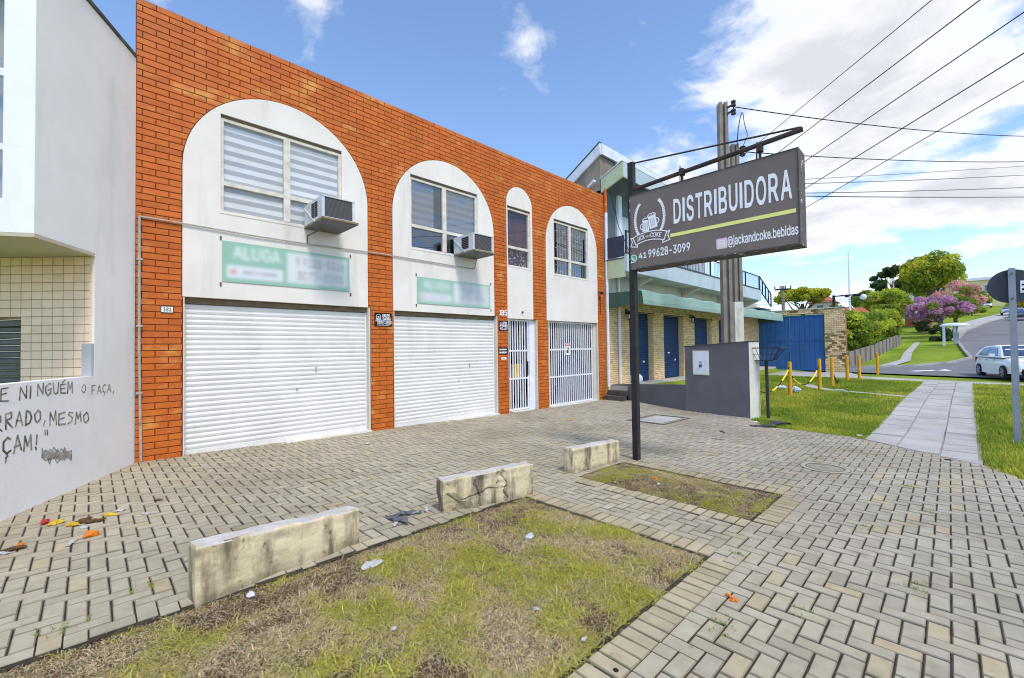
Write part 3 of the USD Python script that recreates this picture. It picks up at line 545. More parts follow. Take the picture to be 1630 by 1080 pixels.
# windows
for wi, (x0, x1, z0, z1) in enumerate(WINS):
    zt = (4.46, 4.44, 4.43, 4.38)[wi]; fr = MB(); t = .05
    fbox(fr, x0 + .001, x0 + t, z0 + .001, z1 - .05, -.10, -.035); fbox(fr, x1 - t, x1 - .001, z0 + .001, z1 - .05, -.10, -.035); fbox(fr, x0 + t, x1 - t, z1 - .10, z1 - .05, -.10, -.035); fbox(fr, x0 + t, x1 - t, z0 + .001, z0 + .035, -.10, -.035)
    fbox(fr, x0 + t, x1 - t, zt - .035, zt + .035, -.098, -.025)
    xm = {0: 2.60, 1: 6.14, 3: 11.06}.get(wi)
    cols = [(x0 + t, x1 - t)]
    if xm: fbox(fr, xm - .055, xm + .055, z0 + .035, z1 - .10, -.097, -.027); cols = [(x0 + t, xm - .055), (xm + .055, x1 - t)]
    w = obj('window', fr, K['frame_cream'], BL)
    m = MB(); fbox(m, x0 + .002, x1 - .002, z1 - .05, z1 - .002, -.14, -.03); obj('lintel_shade', m, K['brown_and_shade'], w)  # brown strip painting the shadow of the lintel above the frame
    for a, b in cols:
        for c, d in ((z0 + .035, zt - .035), (zt + .035, z1 - .10)):
            m = MB(); v = facade(np.array([(a, c, -.07), (b, c, -.07), (b, d, -.07), (a, d, -.07)])); v[:, 1] += rng.normal(0, .0015, 4); m.add(v, [[0, 1, 2, 3]]); obj('pane', m, K['pane_dark' if wi in (1, 3) else 'pane'], w)
    if wi in (0, 1):
        for ci, (a, b) in enumerate(cols):
            for low in ((0, 1) if wi == 0 else (1,)):
                c, d = ((z0 + .035, zt - .03) if low == 0 else (zt + .02, z1 - .06)); n = int((d - c) / .078); wm, gm = MB(), MB(); hh = (d - c) / n
                for k in range(n):
                    fbox(wm if k % 2 else gm, a - .01, b + .01 - (.22 if wi == 1 and ci == 0 else 0), c + k * hh, c + (k + 1) * hh, -.105 - .002 * (k % 2), -.102)
                obj('blind', wm, K['blind_white' if wi == 0 else 'blind_grey'], w); obj('blind_sheer', gm, K['blind_grey' if wi == 0 else 'blind_shade'], w)
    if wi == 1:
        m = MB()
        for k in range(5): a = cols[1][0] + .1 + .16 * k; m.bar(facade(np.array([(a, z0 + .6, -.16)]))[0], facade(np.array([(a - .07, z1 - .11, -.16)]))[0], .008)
        q = facade(np.array([(cols[1][0] + .05 + .8 * s, 5.05 - .35 * math.sin(s * 3.0) + .2 * s, -.15) for s in np.linspace(0, 1, 14)])); m.tube(q, .009, 5); obj('cord', m, K['dark'], w)  # dark bars and curve imitate wires reflected in the right pane
    if wi == 2:
        m = MB(); n = 26; xs_ = np.linspace(x0 + .03, x1 - .03, n); V = np.array([(x, z, -.16 - .022 * math.sin(k * 1.9)) for k, x in enumerate(xs_) for z in (z0, z1 - .08)]); m.add(facade(V), [[2 * k, 2 * k + 2, 2 * k + 3, 2 * k + 1] for k in range(n - 1)]); obj('curtain', m, K['curtain_plum'], w)
        m = MB()
        for k in range(46):
            cx_, cz_ = x0 + .08 + rng.random() * (x1 - x0 - .16), z0 + .05 + rng.random() * (zt - z0 - .1); a = rng.uniform(0, 3.14); v = np.array([(-.05, 0), (0, .012), (.05, 0), (0, -.012)]); R = np.array([[math.cos(a), math.sin(a)], [-math.sin(a), math.cos(a)]]); v = v @ R + (cx_, cz_); m.add(facade(np.c_[v, np.full(4, -.125)]), [[0, 1, 2, 3]])
        obj('lace_print', m, K['blind_grey'], w)
    if wi == 3:
        m = MB(); xs_ = np.linspace(x0 + .1, x1 - .1, 13)
        for k, x in enumerate(xs_):
            fbox(m, x - .008, x + .008, z0 + .03, z1 - .1, -.17, -.158)
            if k < 12:
                for q in range(3): z = z0 + .15 + (q * .55 + (k % 3) * .19); fbox(m, x + .008, xs_[k + 1] - .008, z, z + .018, -.168, -.16)
        obj('security_grille', m, K['steel_white'], w)
    m = MB(); fbox(m, x0 - .01, x1 + .01, z0 - .03, z0 - .001, -.06, .012); obj('sill', m, K['panel_white'], w)
# barred gates
def barred(name, x0, x1, zt, rails, nb, out=-.13):
    zb = gz((x0 + x1) / 2) + .03; m = MB(); t = .05
    fbox(m, x0, x0 + t, zb, zt, out - .03, out); fbox(m, x1 - t, x1, zb, zt, out - .03, out); fbox(m, x0 + t, x1 - t, zt - .045, zt, out - .03, out); fbox(m, x0 + t, x1 - t, zb, zb + .05, out - .03, out)
    for z in rails: fbox(m, x0 + t, x1 - t, z - .022, z + .022, out - .031, out + .001)
    g = obj(name, m, K['steel_white'], BL)
    xs_ = np.linspace(x0 + t, x1 - t, nb + 2)[1:-1]
    for x in xs_:
        b = MB(); fbox(b, x - .018, x + .018, zb + .05, zt - .045, out - .026, out - .003); obj('bar', b, K['steel_white'], g)
    return g
gd = barred('door_gate', 8.27, 9.16, 2.42, (1.53, .74), 7)
m = MB(); fbox(m, 9.165, 9.385, -.3, 2.42, -.16, -.10); obj('gate_post', m, K['steel_white'], gd)
m = MB(); fbox(m, 9.03, 9.12, .80, 1.22, -.128, -.11); m.bar(facade(np.array([(9.06, 1.0, -.08)]))[0], facade(np.array([(9.06, 1.16, -.08)]))[0], .02); obj('lock', m, K['dark'], gd)
gg = barred('garage_gate', 9.95, 12.36, 2.42, (1.54, .69), 21)
m = MB(); fbox(m, 12.365, 12.50, -.35, 2.42, -.16, -.09); obj('gate_post', m, K['jamb_white'], gg)
pl = obj('warning_plate', fbox(MB(), 10.87, 11.10, 1.36, 1.74, -.126, -.121), K['print_white'], gg)
m = MB(); fbox(m, 10.88, 11.09, 1.64, 1.73, -.121, -.119); obj('heading', m, K['print_red'], pl)
m = MB(); [fbox(m, 10.90 + q * .028, 10.92 + q * .028, 1.67, 1.70, -.119, -.118) for q in range(6)]
obj('lettering', m, K['print_white'], pl)
m = MB(); fbox(m, 10.92, 11.03, 1.42, 1.52, -.121, -.119); fbox(m, 10.96, 11.06, 1.54, 1.60, -.121, -.119); obj('picture', m, K['brown_scrap'], pl)
m = MB(); fbox(m, 8.4, 9.2, -.5, gz(8.8) + .02, -.16, .0); fbox(m, 9.92, 12.5, -.5, gz(11) + .02, -.16, .0); obj('threshold', m, K['worn_white'], BL)
# things fixed to it
mbx = thing('letter_box', 'yellow letter box hanging behind the bars of the white door gate', 'letter box', (8.72, 8.69, .8))
obj('body', MB().box((8.58, 8.67, .72), (8.90, 8.76, 1.15)), K['yellow_plastic'], mbx); obj('flap', MB().box((8.60, 8.66, 1.0), (8.88, 8.669, 1.10)), K['banana'], mbx)
def air_con(x0, x1, z0, z1, out, label):
    t = thing('air_conditioner', label, 'air conditioner', ((x0 + x1) / 2, FX_Y - .3, z0), group='window air conditioners')
    d = out; m = MB(); fbox(m, x0, x1, z0, z0 + .02, 0, d); fbox(m, x0, x1, z1 - .02, z1, 0, d + .01); fbox(m, x0, x0 + .02, z0 + .02, z1 - .02, 0, d); fbox(m, x1 - .02, x1, z0 + .02, z1 - .02, 0, d); fbox(m, x0 + .02, x0 + .045, z0 + .02, z1 - .02, d - .05, d); fbox(m, x1 - .045, x1 - .02, z0 + .02, z1 - .02, d - .05, d); fbox(m, x0 + .02, x1 - .02, z0 + .02, z1 - .02, .0, d - .06)
    obj('casing', m, K['ac_grey'], t)
    m = MB(); fbox(m, x0 + .046, x1 - .046, z0 + .03, z1 - .03, d - .055, d - .025); 
    for k in range(16): z = z0 + .04 + k * (z1 - z0 - .08) / 16; fbox(m, x0 + .047, x1 - .047, z, z + .008, d - .025, d - .012)
    obj('grille', m, K['ac_grille'], t)
    m = MB()
    for q in (.42, .60): fbox(m, x0 - .004, x0 + .001, z0 + .06, z1 - .06, d * q, d * q + .13)
    v = obj('side_vent', m, K['dark'], t)
    m = MB()
    for q in (.42, .60):
        for k in range(7): z = z0 + .08 + k * (z1 - z0 - .15) / 6; fbox(m, x0 - .007, x0 - .003, z, z + .012, d * q, d * q + .13)
    obj('louvre', m, K['ac_grille'], v)
    m = MB(); fbox(m, x0 - .01, x1 + .05, z0 - .035, z0 - .002, -.0, d + .05); obj('shelf', m, K['wood_shelf'], t)
    m = MB(); fbox(m, x0 - .01, x1 + .05, z0 - .041, z0 - .036, .01, d + .04); obj('underside_shade', m, K['ac_under_shade'], t); m = MB()  # dark grey sheet puts the shade below the shelf into colour
    m.bar(facade(np.array([(x0 - .008, z1 - .06, .02)]))[0], facade(np.array([(x0 - .008, z0 - .02, d * .62)]))[0], .018); obj('bracket', m, K['ac_grey'], t); m = MB(); m.bar(facade(np.array([(x1 + .02, z1 - .06, .02)]))[0], facade(np.array([(x1 + .02, z0 - .02, d * .62)]))[0], .018)
    obj('bracket', m, K['ac_grey'], t); return t
air_con(2.895, 3.485, 3.955, 4.345, .86, 'grey window air conditioner on a shelf, in the widest arch window nearest the white building')
air_con(6.39, 7.02, 3.93, 4.33, .745, 'grey window air conditioner in the second arch window with dark panes')
from scipy.ndimage import gaussian_filter
def textpoly(s, h, w, x, z, bold=True):
    m = meshkit.text_mesh(s, h, .002, bold); v = np.array(m.vertices)[:, :2]; x0 = v[:, 0].min(); sx = w / (v[:, 0].max() - x0); tr = v[m.faces]
    a = .5 * np.abs((tr[:, 1, 0] - tr[:, 0, 0]) * (tr[:, 2, 1] - tr[:, 0, 1]) - (tr[:, 1, 1] - tr[:, 0, 1]) * (tr[:, 2, 0] - tr[:, 0, 0])); tr = tr[a > 1e-9]
    P = unary_union([Polygon(t).buffer(1e-5) for t in tr]); P = affinity.translate(P, -x0, 0); return affinity.translate(affinity.scale(P, sx, 1, origin=(0, 0)), x, z)
def banner(x0, x1, z0, z1, label, blur, sag):
    t = thing('rental_banner', label, 'banner', ((x0 + x1) / 2, FX_Y - .03, z0)); Wd, Hd = x1 - x0, z1 - z0; nx, nz = 180, 60
    u, v = np.meshgrid(np.linspace(0, Wd, nx), np.linspace(0, Hd, nz), indexing='ij'); c = np.empty((nx, nz, 3)); c[:] = S(206, 216, 220)
    gr = S(70, 168, 132)
    c[(u < Wd * .46) | (u > Wd - .05) | (v < .07) | (v > Hd - .05)] = gr; c[(u > .07) & (u < Wd * .43) & (v < Hd * .42) & (v > .07)] = S(222, 228, 236); c[(u > Wd * .46) & (u < Wd - .05) & (v > .07) & (v < Hd - .05)] = S(214, 222, 226)
    def put(s, h, w, x, z, col):
        P = textpoly(s, h, w, x, z); k = shapely.contains_xy(P, u.ravel(), v.ravel()).reshape(u.shape); c[k] = col
    put('ALUGA', Hd * .30, Wd * .34, Wd * .07, Hd * .60, S(214, 232, 228)); c[(u > Wd * .13) & (u < Wd * .39) & (v > Hd * .21) & (v < Hd * .31) & ((u * 40) % 2 < 1.3)] = S(120, 120, 140); c[(u - Wd * .075) ** 2 + (v - Hd * .26) ** 2 < (.05) ** 2] = S(214, 90, 90)
    put('9 9121-5316', Hd * .24, Wd * .42, Wd * .53, Hd * .58, S(96, 98, 108)); put('3072-5355', Hd * .24, Wd * .40, Wd * .54, Hd * .20, S(96, 98, 108))
    c = c * .64 + np.array(S(214, 214, 212)) * .36
    for k in range(3): c[..., k] = gaussian_filter(c[..., k], blur, mode='nearest')
    out = .012 + .012 * np.sin(u * 2.2) * np.sin(v * 4) ; vv = v + sag * (u / Wd - .5) ** 2
    V = facade(np.stack([x0 + u, z0 + vv, out + .006], -1).reshape(-1, 3)); I = np.arange(nx * nz).reshape(nx, nz); m = MB(); m.add(V, np.stack([I[:-1, :-1], I[1:, :-1], I[1:, 1:], I[:-1, 1:]], -1).reshape(-1, 4), c.reshape(-1, 3)); obj('printed_sheet', m, K['print'], t)
    m = MB()
    for a in (x0 - .02, x1 + .02):
        for b in (z0 - .05, z1 + .04): fbox(m, a - .012, a + .012, b - .03, b + .03, .004, .02)
    obj('fixing', m, K['brown_and_shade'], t)
banner(1.58, 3.755, 2.79, 3.475, 'green and white rental banner with phone numbers above the larger left roller shutter', 2.3, .0)
banner(5.33, 7.56, 2.66, 3.27, 'paler green and white rental banner above the second roller shutter', 4.2, .0)
def plate(name, x0, x1, z0, z1, label, mat, texts, cat='plate', border=None, emblem=False):
    t = thing(name, label, cat, ((x0 + x1) / 2, FX_Y, z0)); obj('board', fbox(MB(), x0, x1, z0, z1, .002, .012), K[mat], t)
    m = MB()
    for s, h, w, x, z, bold in texts:
        if s is None:                        # print too small to read
            for q in range(int(w / .03)): fbox(m, x0 + x + q * .03, x0 + x + q * .03 + .021, z0 + z, z0 + z + h, .012, .0135)
            continue
        text_at(m, s, h, w, lambda v: facade(np.c_[x0 + x + v[:, 0], z0 + z + v[:, 1], .012 + v[:, 2]]), .0015, bold)
    obj('lettering', m, K['print_white' if mat == 'print_black' else 'print_black'], t)
    if emblem:
        m = MB(); cx_, cz_ = x0 + .09, z1 - .09; sh = Point(0, 0).buffer(.06).difference(Point(0, .01).buffer(.042)); sh = unary_union([sh, Polygon([(-.07, -.05), (0, -.085), (.07, -.05), (.05, -.035), (0, -.06), (-.05, -.035)]), Point(0, .0).buffer(.022)])
        m.prism(affinity.translate(sh, cx_, cz_), .012, .0135, facade); fbox(m, x0 + .02, x1 - .01, z0 + .105, z0 + .125, .012, .0135); fbox(m, x0 + .06, x1 - .06, z0 + .02, z0 + .03, .012, .0135); obj('emblem', m, K['print_grey'], t)
    if border:
        m = MB(); m.prism(sbox(x0, z0, x1, z1).difference(sbox(x0 + .012, z0 + .012, x1 - .012, z1 - .012)), .012, .0135, facade); obj('border', m, K[border], t)
    return t
plate('number_plate', .78, .945, 2.225, 2.335, 'small white house number plate 181 on the left brick pier', 'print_white', [('181', .06, .10, .035, .026, True)], border='sign_edge')
T3 = [('GRUPO', .06, .18, .175, .205, True), ('GARRA', .06, .19, .185, .135, True), ('3072-6359', .055, .33, .06, .045, True)]
plate('security_plate', 4.29, 4.69, 2.11, 2.40, 'black security company plate on the pier between the two shutters', 'print_black', T3, emblem=True)
plate('security_plate', 7.86, 8.19, 2.08, 2.35, 'black security company plate below the white number 185', 'print_black', [('GRUPO', .055, .15, .15, .19, True), ('GARRA', .055, .16, .155, .125, True), ('3072-6359', .05, .28, .03, .04, True)], emblem=True)
plate('security_plate', 7.85, 8.18, 1.44, 1.63, 'low grey black plate with a white strip beside the door gate', 'print_black', [(None, .035, .29, .02, .115, True), (None, .045, .28, .02, .03, True)])
plate('bell_plate', 7.94, 8.12, 1.30, 1.36, 'tiny white bell plate under the black plates by the door gate', 'print_white', [(None, .02, .10, .04, .02, False)])
t = thing('house_number', 'white raised digits 185 on the orange brick beside the door', 'number', (8.0, FX_Y, 2.5))
for s, x in (('1', 7.88), ('8', 7.95), ('5', 8.07)):
    m = MB(); text_at(m, s, .14, None, lambda v: facade(np.c_[x + v[:, 0], 2.50 + v[:, 1], .003 + v[:, 2]]), .012, s != '1'); obj('digit', m, K['print_white'], t)
def fp3(*pts): return facade(np.array(pts, float))
m = MB(); m.tube(fp3((.56, 0.0, .03), (.535, 1.6, .03), (.53, 3.66, .03)), .017, 8); m.tube(fp3((.53, 3.66, .03), (1.0, 3.655, .03), (2.0, 3.63, .035), (2.9, 3.63, .03), (4.3, 3.66, .03), (6.98, 3.64, .03)), .013, 7)
for z in (1.0, 2.0, 3.0): fbox(m, .50, .57, z, z + .03, .0, .05)
obj('conduit', m, K['pipe_grey'], label='thin grey conduit up the left pier and along under the arch windows', cat='conduit')
m = MB(); m.tube(fp3((2.93, 3.63, .03), (2.93, 3.78, .05), (3.12, 3.90, .30)), .012, 6); obj('drain_pipe', m, K['brown_and_shade'], label='bent thin pipe under the first window air conditioner', cat='pipe')
m = MB(); m.tube(fp3((7.0, 3.64, .03), (7.03, 3.68, .03), (7.03, 3.90, .10)), .014, 6); obj('drain_pipe', m, K['pipe_grey'], label='bent thin pipe under the second window air conditioner', cat='pipe')
t = thing('security_camera', 'small dark camera high on the brick edge beside the fourth arch', 'camera', (12.6, FX_Y, 3.2)); m = MB(); m.tube(fp3((12.60, 3.50, .0), (12.60, 3.50, .10)), .02, 6); obj('bracket', m, K['dark'], t); m = MB(); m.tm(trimesh.creation.icosphere(2, .055).apply_translation(fp3((12.60, 3.47, .13))[0])); obj('dome', m, K['dark'], t, smooth=True); m = MB(); fbox(m, 12.66, 12.68, 2.75, 3.42, .0, .02); obj('cable_duct', m, K['dark'], t)
m = MB(); m.tube(fp3((8.77, 2.62, .004), (8.77, 2.62, .05)), .03, 8); obj('spot_lamp', m, K['iron'], label='tiny round lamp over the white door gate', cat='lamp')
# ---------------------------------------------------------------- the white building on the left
WB = thing('white_building', 'white rendered building with a beige tiled porch and graffiti on its parapet', 'building', (-.5, 8.0, 0))
def pA(v):                             # (s, z, out) on the slanted wall
    return np.c_[P0[0] + PD[0] * v[:, 0] + PN[0] * v[:, 2], P0[1] + PD[1] * v[:, 0] + PN[1] * v[:, 2], v[:, 1]]
def pAw(s, o=0): q = P0 + PD * s + PN * o; return (float(q[0]), float(q[1]))
C0 = pAw(1.93); BD = np.array([-.867, .50]); BD /= np.linalg.norm(BD); BN = np.array([-BD[1], BD[0]]); BN = -BN if BN @ np.array([0, -1]) < 0 else BN
def pBw(s, o=0): q = np.array(C0) + BD * s + BN * o; return (float(q[0]), float(q[1]))
def vert(mb, poly, z0, z1): return mb.prism(poly, z0, z1, ID)
m = MB(); up = Polygon([(.487, 8.49), C0, pBw(.27), pBw(.27, -.3), (-.55, 8.3), (.2, 9.3), (.487, 9.3)]); vert(m, up, 2.9, 6.05)
vert(m, Polygon([pBw(.27), pBw(3), pBw(3, -.3), pBw(.27, -.3)]), 2.9, 3.22); vert(m, Polygon([pBw(.27), pBw(3), pBw(3, -.3), pBw(.27, -.3)]), 5.6, 6.05); vert(m, Polygon([pBw(1.6), pBw(3), pBw(3, -.3), pBw(1.6, -.3)]), 3.22, 5.6)
obj('upper_wall', m, K['render_white'], WB)
m = MB(); vert(m, Polygon([(.487, 8.49), pAw(.93), (-.35, 8.1), (.2, 9.3), (.487, 9.3)]), -.1, 2.9); obj('pillar', m, K['render_white'], WB)
m = MB(); v0 = Polygon([(0, -.1), (1, -.1)] + [(1, 1.30), (0, 1.30)]); m.box((.002, -.1, -.16), (4.6, 1.325, .0015), fn=lambda v: pA(v)); obj('parapet', m, K['render_white'], WB)
m = MB(); vert(m, Polygon([pAw(.93), C0, pBw(3), (-3.2, 10.6), (-.3, 8.3)]), 2.86, 2.898); obj('soffit', m, K['soffit_beige'], WB)
m = MB(); vert(m, Polygon([(.487, 8.52), C0, pBw(3), (-3, 12), (.487, 12)]).buffer(.03, join_style=2).intersection(sbox(-9, 0, .488, 20)), 6.051, 6.10); obj('roof_cap', m, K['cap_dark'], WB)
TD = np.array([-.7129, .7012]); T0 = np.array(pAw(.935)); TN = np.array([-.7012, -.7129])
def pT(v): return np.c_[T0[0] + TD[0] * v[:, 0] + TN[0] * v[:, 2], T0[1] + TD[1] * v[:, 0] + TN[1] * v[:, 2], v[:, 1]]
m = MB(); m.prism(sbox(.05, -.1, 3.2, 2.86).difference(sbox(.95, -.1, 2.6, 2.06)), -.03, -.008, pT); obj('tiled_wall', m, K['tile_joint'], WB)
tw, th = .135, .1095
for i in range(12):
    for j in range(int(2.86 / th) + 1):
        a, b, c, d = i * tw + (.004 if i else .03), (i + 1) * tw - .004, 2.86 - (j + 1) * th + .0035, 2.86 - j * th - .0035
        if b > .95 and c < 2.06:
            if a > .94: continue
            b = min(b, .945)
        if c < .95: continue
        q = MB(); q.bev(a, b, c, d, -.012, 0, .003, pT, np.array([1, 1, 1]) * (1 + rng.normal(0, .03))); obj('tile', q, K['tile_beige'], WB)
sh = obj('dark_shutter', MB().box((.955, 1.98, -.15), (2.6, 2.06, -.06), fn=pT), K['shutter_dark'], WB)
for k in range(16):
    z = 1.98 - k * .082; q = MB(); V = np.array([(x, zz, o) for zz, o in ((z, -.13), (z - .02, -.10), (z - .062, -.10), (z - .08, -.13)) for x in (.955, 2.6)]); q.add(pT(V), [[2 * i, 2 * i + 2, 2 * i + 3, 2 * i + 1] for i in range(3)]); obj('slat', q, K['shutter_dark'], sh)
obj('meter_cover', MB().box((.005, 1.25, 0.002), (.13, 1.74, .03), fn=pT), K['house_grey'], WB)
m = MB()
def bB(a, b, z0, z1, o0, o1): return m.box((a, z0, o0), (b, z1, o1), fn=lambda v: np.c_[C0[0] + BD[0] * v[:, 0] + BN[0] * v[:, 2], C0[1] + BD[1] * v[:, 0] + BN[1] * v[:, 2], v[:, 1]])
bB(.27, 1.6, 4.60, 4.68, -.14, -.08); bB(.27, 1.6, 3.80, 3.87, -.14, -.08); bB(.27, 1.6, 3.22, 3.27, -.14, -.05); bB(.27, 1.6, 5.55, 5.6, -.14, -.08); bB(1.55, 1.6, 3.27, 5.55, -.14, -.08); bB(.27, .31, 3.27, 5.55, -.14, -.08); w = obj('window', m, K['steel_white'], WB)
m = MB(); bB(.31, 1.55, 3.27, 5.55, -.115, -.112); obj('pane', m, K['pane'], w); m = MB(); bB(.28, 1.6, 3.24, 4.9, -.29, -.27); obj('curtain', m, K['blind_grey'], w); m = MB(); bB(.28, 1.6, 4.9, 5.6, -.29, -.27); obj('blind', m, K['soffit_beige'], w)
# graffiti: hand-painted strokes
GL = {'E': [[(.9, 1), (.05, .95), (0, .05), (.95, 0)], [(0, .5), (.75, .55)]], 'N': [[(0, 0), (.08, 1), (.85, .05), (.95, 1)]], 'I': [[(.2, 0), (.25, 1)]], 'G': [[(.9, .9), (.5, 1), (.1, .7), (.05, .3), (.4, 0), (.85, .15), (.9, .5), (.5, .45)]], 'U': [[(0, 1), (.05, .25), (.4, 0), (.8, .2), (.9, 1)]], 'M': [[(0, 0), (.1, 1), (.45, .35), (.8, 1), (.95, 0)]],
      'O': [[(.5, 1), (.1, .75), (.1, .25), (.5, 0), (.9, .3), (.85, .8), (.5, 1)]], 'F': [[(.05, 0), (.05, 1), (.85, 1)], [(.05, .5), (.65, .52)]], 'A': [[(0, 0), (.45, 1), (.95, 0)], [(.15, .35), (.8, .38)]], 'Ç': [[(.9, .85), (.5, 1), (.1, .7), (.1, .25), (.5, 0), (.9, .15)], [(.5, 0), (.55, -.2), (.35, -.3)]], 'R': [[(0, 0), (.05, 1), (.7, .95), (.75, .6), (.05, .5), (.9, 0)]], 'D': [[(.05, 0), (.1, 1), (.7, .85), (.9, .45), (.6, .1), (.05, 0)]], 'S': [[(.85, .9), (.4, 1), (.1, .75), (.75, .4), (.7, .1), (.1, .02)]], '!': [[(.35, 1), (.3, .35)], [(.27, .1), (.29, .02)]], ',': [[(.3, .1), (.15, -.2)]], 'É': [[(.9, .9), (.05, .88), (0, .05), (.95, 0)], [(0, .48), (.75, .5)], [(.4, 1.05), (.7, 1.25)]], '"': [[(.2, 1.1), (.25, .8)], [(.5, 1.15), (.55, .85)]]}
def scrawl(s, a, b, za, zb, ha, hb, r):
    """letters from s = a down to b on the wall (s runs away from the facade), heights and baselines interpolated"""
    gm = MB(); n = len(s); step = (b - a) / n
    for k, ch in enumerate(s):
        if ch == ' ': continue
        f0 = (k + .5) / n; h = ha + (hb - ha) * f0; z = za + (zb - za) * f0 + rng.normal(0, .006); st = a + step * k; wd = step * .78
        for ln in GL[ch]:
            p = np.array(ln, float); p = p + rng.normal(0, .035, p.shape); q = LineString([(st + x * wd, z + y * h) for x, y in p]).buffer(r * rng.uniform(.75, 1.2), resolution=3)
            gm.prism(q, .002, .004, pA)
        obj('graffiti_letter', gm, K['graffiti'], WB); gm = MB()
gm = MB()
scrawl('SE NINGUÉM', 2.44, 1.30, 1.16, 1.16, .13, .125, .008); scrawl('O', 1.17, 1.07, 1.14, 1.14, .10, .1, .006); scrawl('FAÇA,', .98, .45, 1.11, 1.08, .11, .10, .007)
scrawl('ERRADO,', 2.51, 1.67, .89, .87, .16, .14, .009); scrawl('MESMO', 1.69, 1.0, .83, .745, .145, .125, .009)
scrawl('FAÇAM!"', 2.56, 1.65, .66, .60, .16, .15, .009); scrawl(',', 2.28, 2.18, .6, .56, .14, .14, .008); scrawl('I', 2.4, 2.2, .44, .40, .16, .14, .008)
gm = MB()
for k in range(16):
    a = np.linspace(0, 1, 9); q = LineString([(1.80 - .46 * x, .535 - .13 * x + rng.normal(0, .03) + .02 * math.sin(x * 9 + k)) for x in a]).buffer(.006, resolution=2); gm.prism(q, .002 + k * .0001, .0035 + k * .0001, pA)
obj('scribble', gm, K['scribble'], WB)
# ---------------------------------------------------------------- sign post and hanging sign
SX = 6.0
def sgn(v):                            # (across from the post, z, out) ; front faces -x
    return np.c_[SX - .02 - v[:, 2], 3.44 - v[:, 0], v[:, 1]]
PS = thing('sign_post', 'tall black steel post with a rusty arm and stay carrying the shop sign', 'post', (6.03, 3.42, gz(6)))
m = MB(); m.box((5.985, 3.375, -.2), (6.075, 3.465, 4.48)); obj('pole', m, K['post_black'], PS)
m = MB(); m.tube([(6.03, 3.42, 4.05), (6.03, 1.16, 4.17)], .03, 10); obj('arm', m, K['rust_steel'], PS)
m = MB(); m.tube([(6.03, 3.42, 4.47), (6.03, 1.18, 4.20)], .012, 6); obj('stay', m, K['rust_steel'], PS)
for y in (2.62, 1.62):
    m = MB(); m.bar((6.03, y, 4.14), (6.03, y, 3.95), .03, .012); m.box((5.99, y - .03, 4.05), (6.07, y + .03, 4.14)); m.bar((6.06, y + .04, 4.2), (6.07, y + .05, 3.98), .012); obj('hanger', m, K['rust_steel'], PS)
SG = thing('hanging_sign', 'dark brown lettered sign box hanging over the paving from the black post', 'sign', (6.1, 2.33, 2.8))
SW, Z0, Z1, TH, FW = 2.24, 2.80, 3.955, .30, .014      # width, bottom, top, thickness
m = MB(); m.box((FW, Z0 + FW, -TH), (SW - FW, Z1 - FW, 0), fn=sgn); obj('panel', m, K['sign_brown'], SG)
m = MB()
for a, b, c, d in ((0, SW, Z0, Z0 + FW), (0, SW, Z1 - FW, Z1), (0, FW, Z0 + FW, Z1 - FW), (SW - FW, SW, Z0 + FW, Z1 - FW)): m.box((a, c, -TH - .01), (b, d, .006), fn=sgn)
obj('frame', m, K['sign_edge'], SG)
def on_sign(y, z): return lambda v: sgn(np.c_[3.44 - y + v[:, 0], z + v[:, 1], .001 + v[:, 2]])
def print_on(name, mb, mat, parent=None): return obj(name, mb, K[mat], parent or SG)
m = MB(); word = 'DISTRIBUIDORA'; wid = {'I': .034, 'S': .118, 'T': .108, 'B': .122, 'U': .124, 'D': .126, 'O': .134, 'R': .124, 'A': .138}; wid = {c: w * (.85 if c != 'I' else .95) for c, w in wid.items()}; gap = (1.46 - sum(wid[c] for c in word)) / 12; xq = 0.0
for c in word:
    q = on_sign(2.735 - xq, 3.375)
    if c == 'I': m.box((0, 0, 0), (wid['I'], .335, .002), fn=q)
    else: text_at(m, c, .335, wid[c], q, .002, True)
    xq += wid[c] + gap
print_on('lettering', m, 'print_white')
m = MB(); text_at(m, '99628-3099', .115, .63, on_sign(3.135, 2.945), .002, True); text_at(m, '41', .085, .13, on_sign(3.295, 2.95), .002, True); print_on('phone_number', m, 'print_white')
m = MB(); text_at(m, '@jackandcoke.bebidas', .115, .79, on_sign(2.01, 2.925), .002, True); print_on('handle', m, 'print_white')
m = MB(); m.box((3.44 - 2.79, 3.185, .0005), (SW - .04, 3.232, .003), fn=sgn); print_on('stripe', m, 'print_yellow')
def disc(x, z, r): return Point(x, z).buffer(r)
gx, gzz = 3.44 - 3.385, 2.965
m = MB(); ring = unary_union([disc(gx, gzz, .062), Polygon([(gx - .06, gzz - .075), (gx - .055, gzz), (gx, gzz - .05)])]); m.prism(ring, .0005, .002, sgn); ic = print_on('chat_icon', m, 'print_white')
m = MB(); m.prism(disc(gx, gzz, .052), .002, .003, sgn); print_on('green_disc', m, 'print_green', ic)
m = MB(); m.prism(LineString([(gx - .024, gzz + .024), (gx - .016, gzz - .004), (gx + .006, gzz - .024), (gx + .026, gzz - .022)]).buffer(.008), .003, .004, sgn); print_on('handset', m, 'print_white', ic)
ix, iz = 3.44 - 2.085, 2.965
sq = sbox(ix - .05, iz - .05, ix + .05, iz + .05).buffer(.02)
m = MB(); m.prism(sq, .0005, .002, sgn); ic = print_on('camera_icon', m, 'print_pink')
m = MB(); m.prism(sbox(ix - .03, iz - .03, ix + .03, iz + .03).buffer(.014).difference(sbox(ix - .03, iz - .03, ix + .03, iz + .03).buffer(.004)), .002, .003, sgn); m.prism(disc(ix, iz, .022).difference(disc(ix, iz, .012)), .002, .003, sgn); m.prism(disc(ix + .026, iz + .026, .005), .002, .003, sgn); print_on('camera_outline', m, 'print_white', ic)
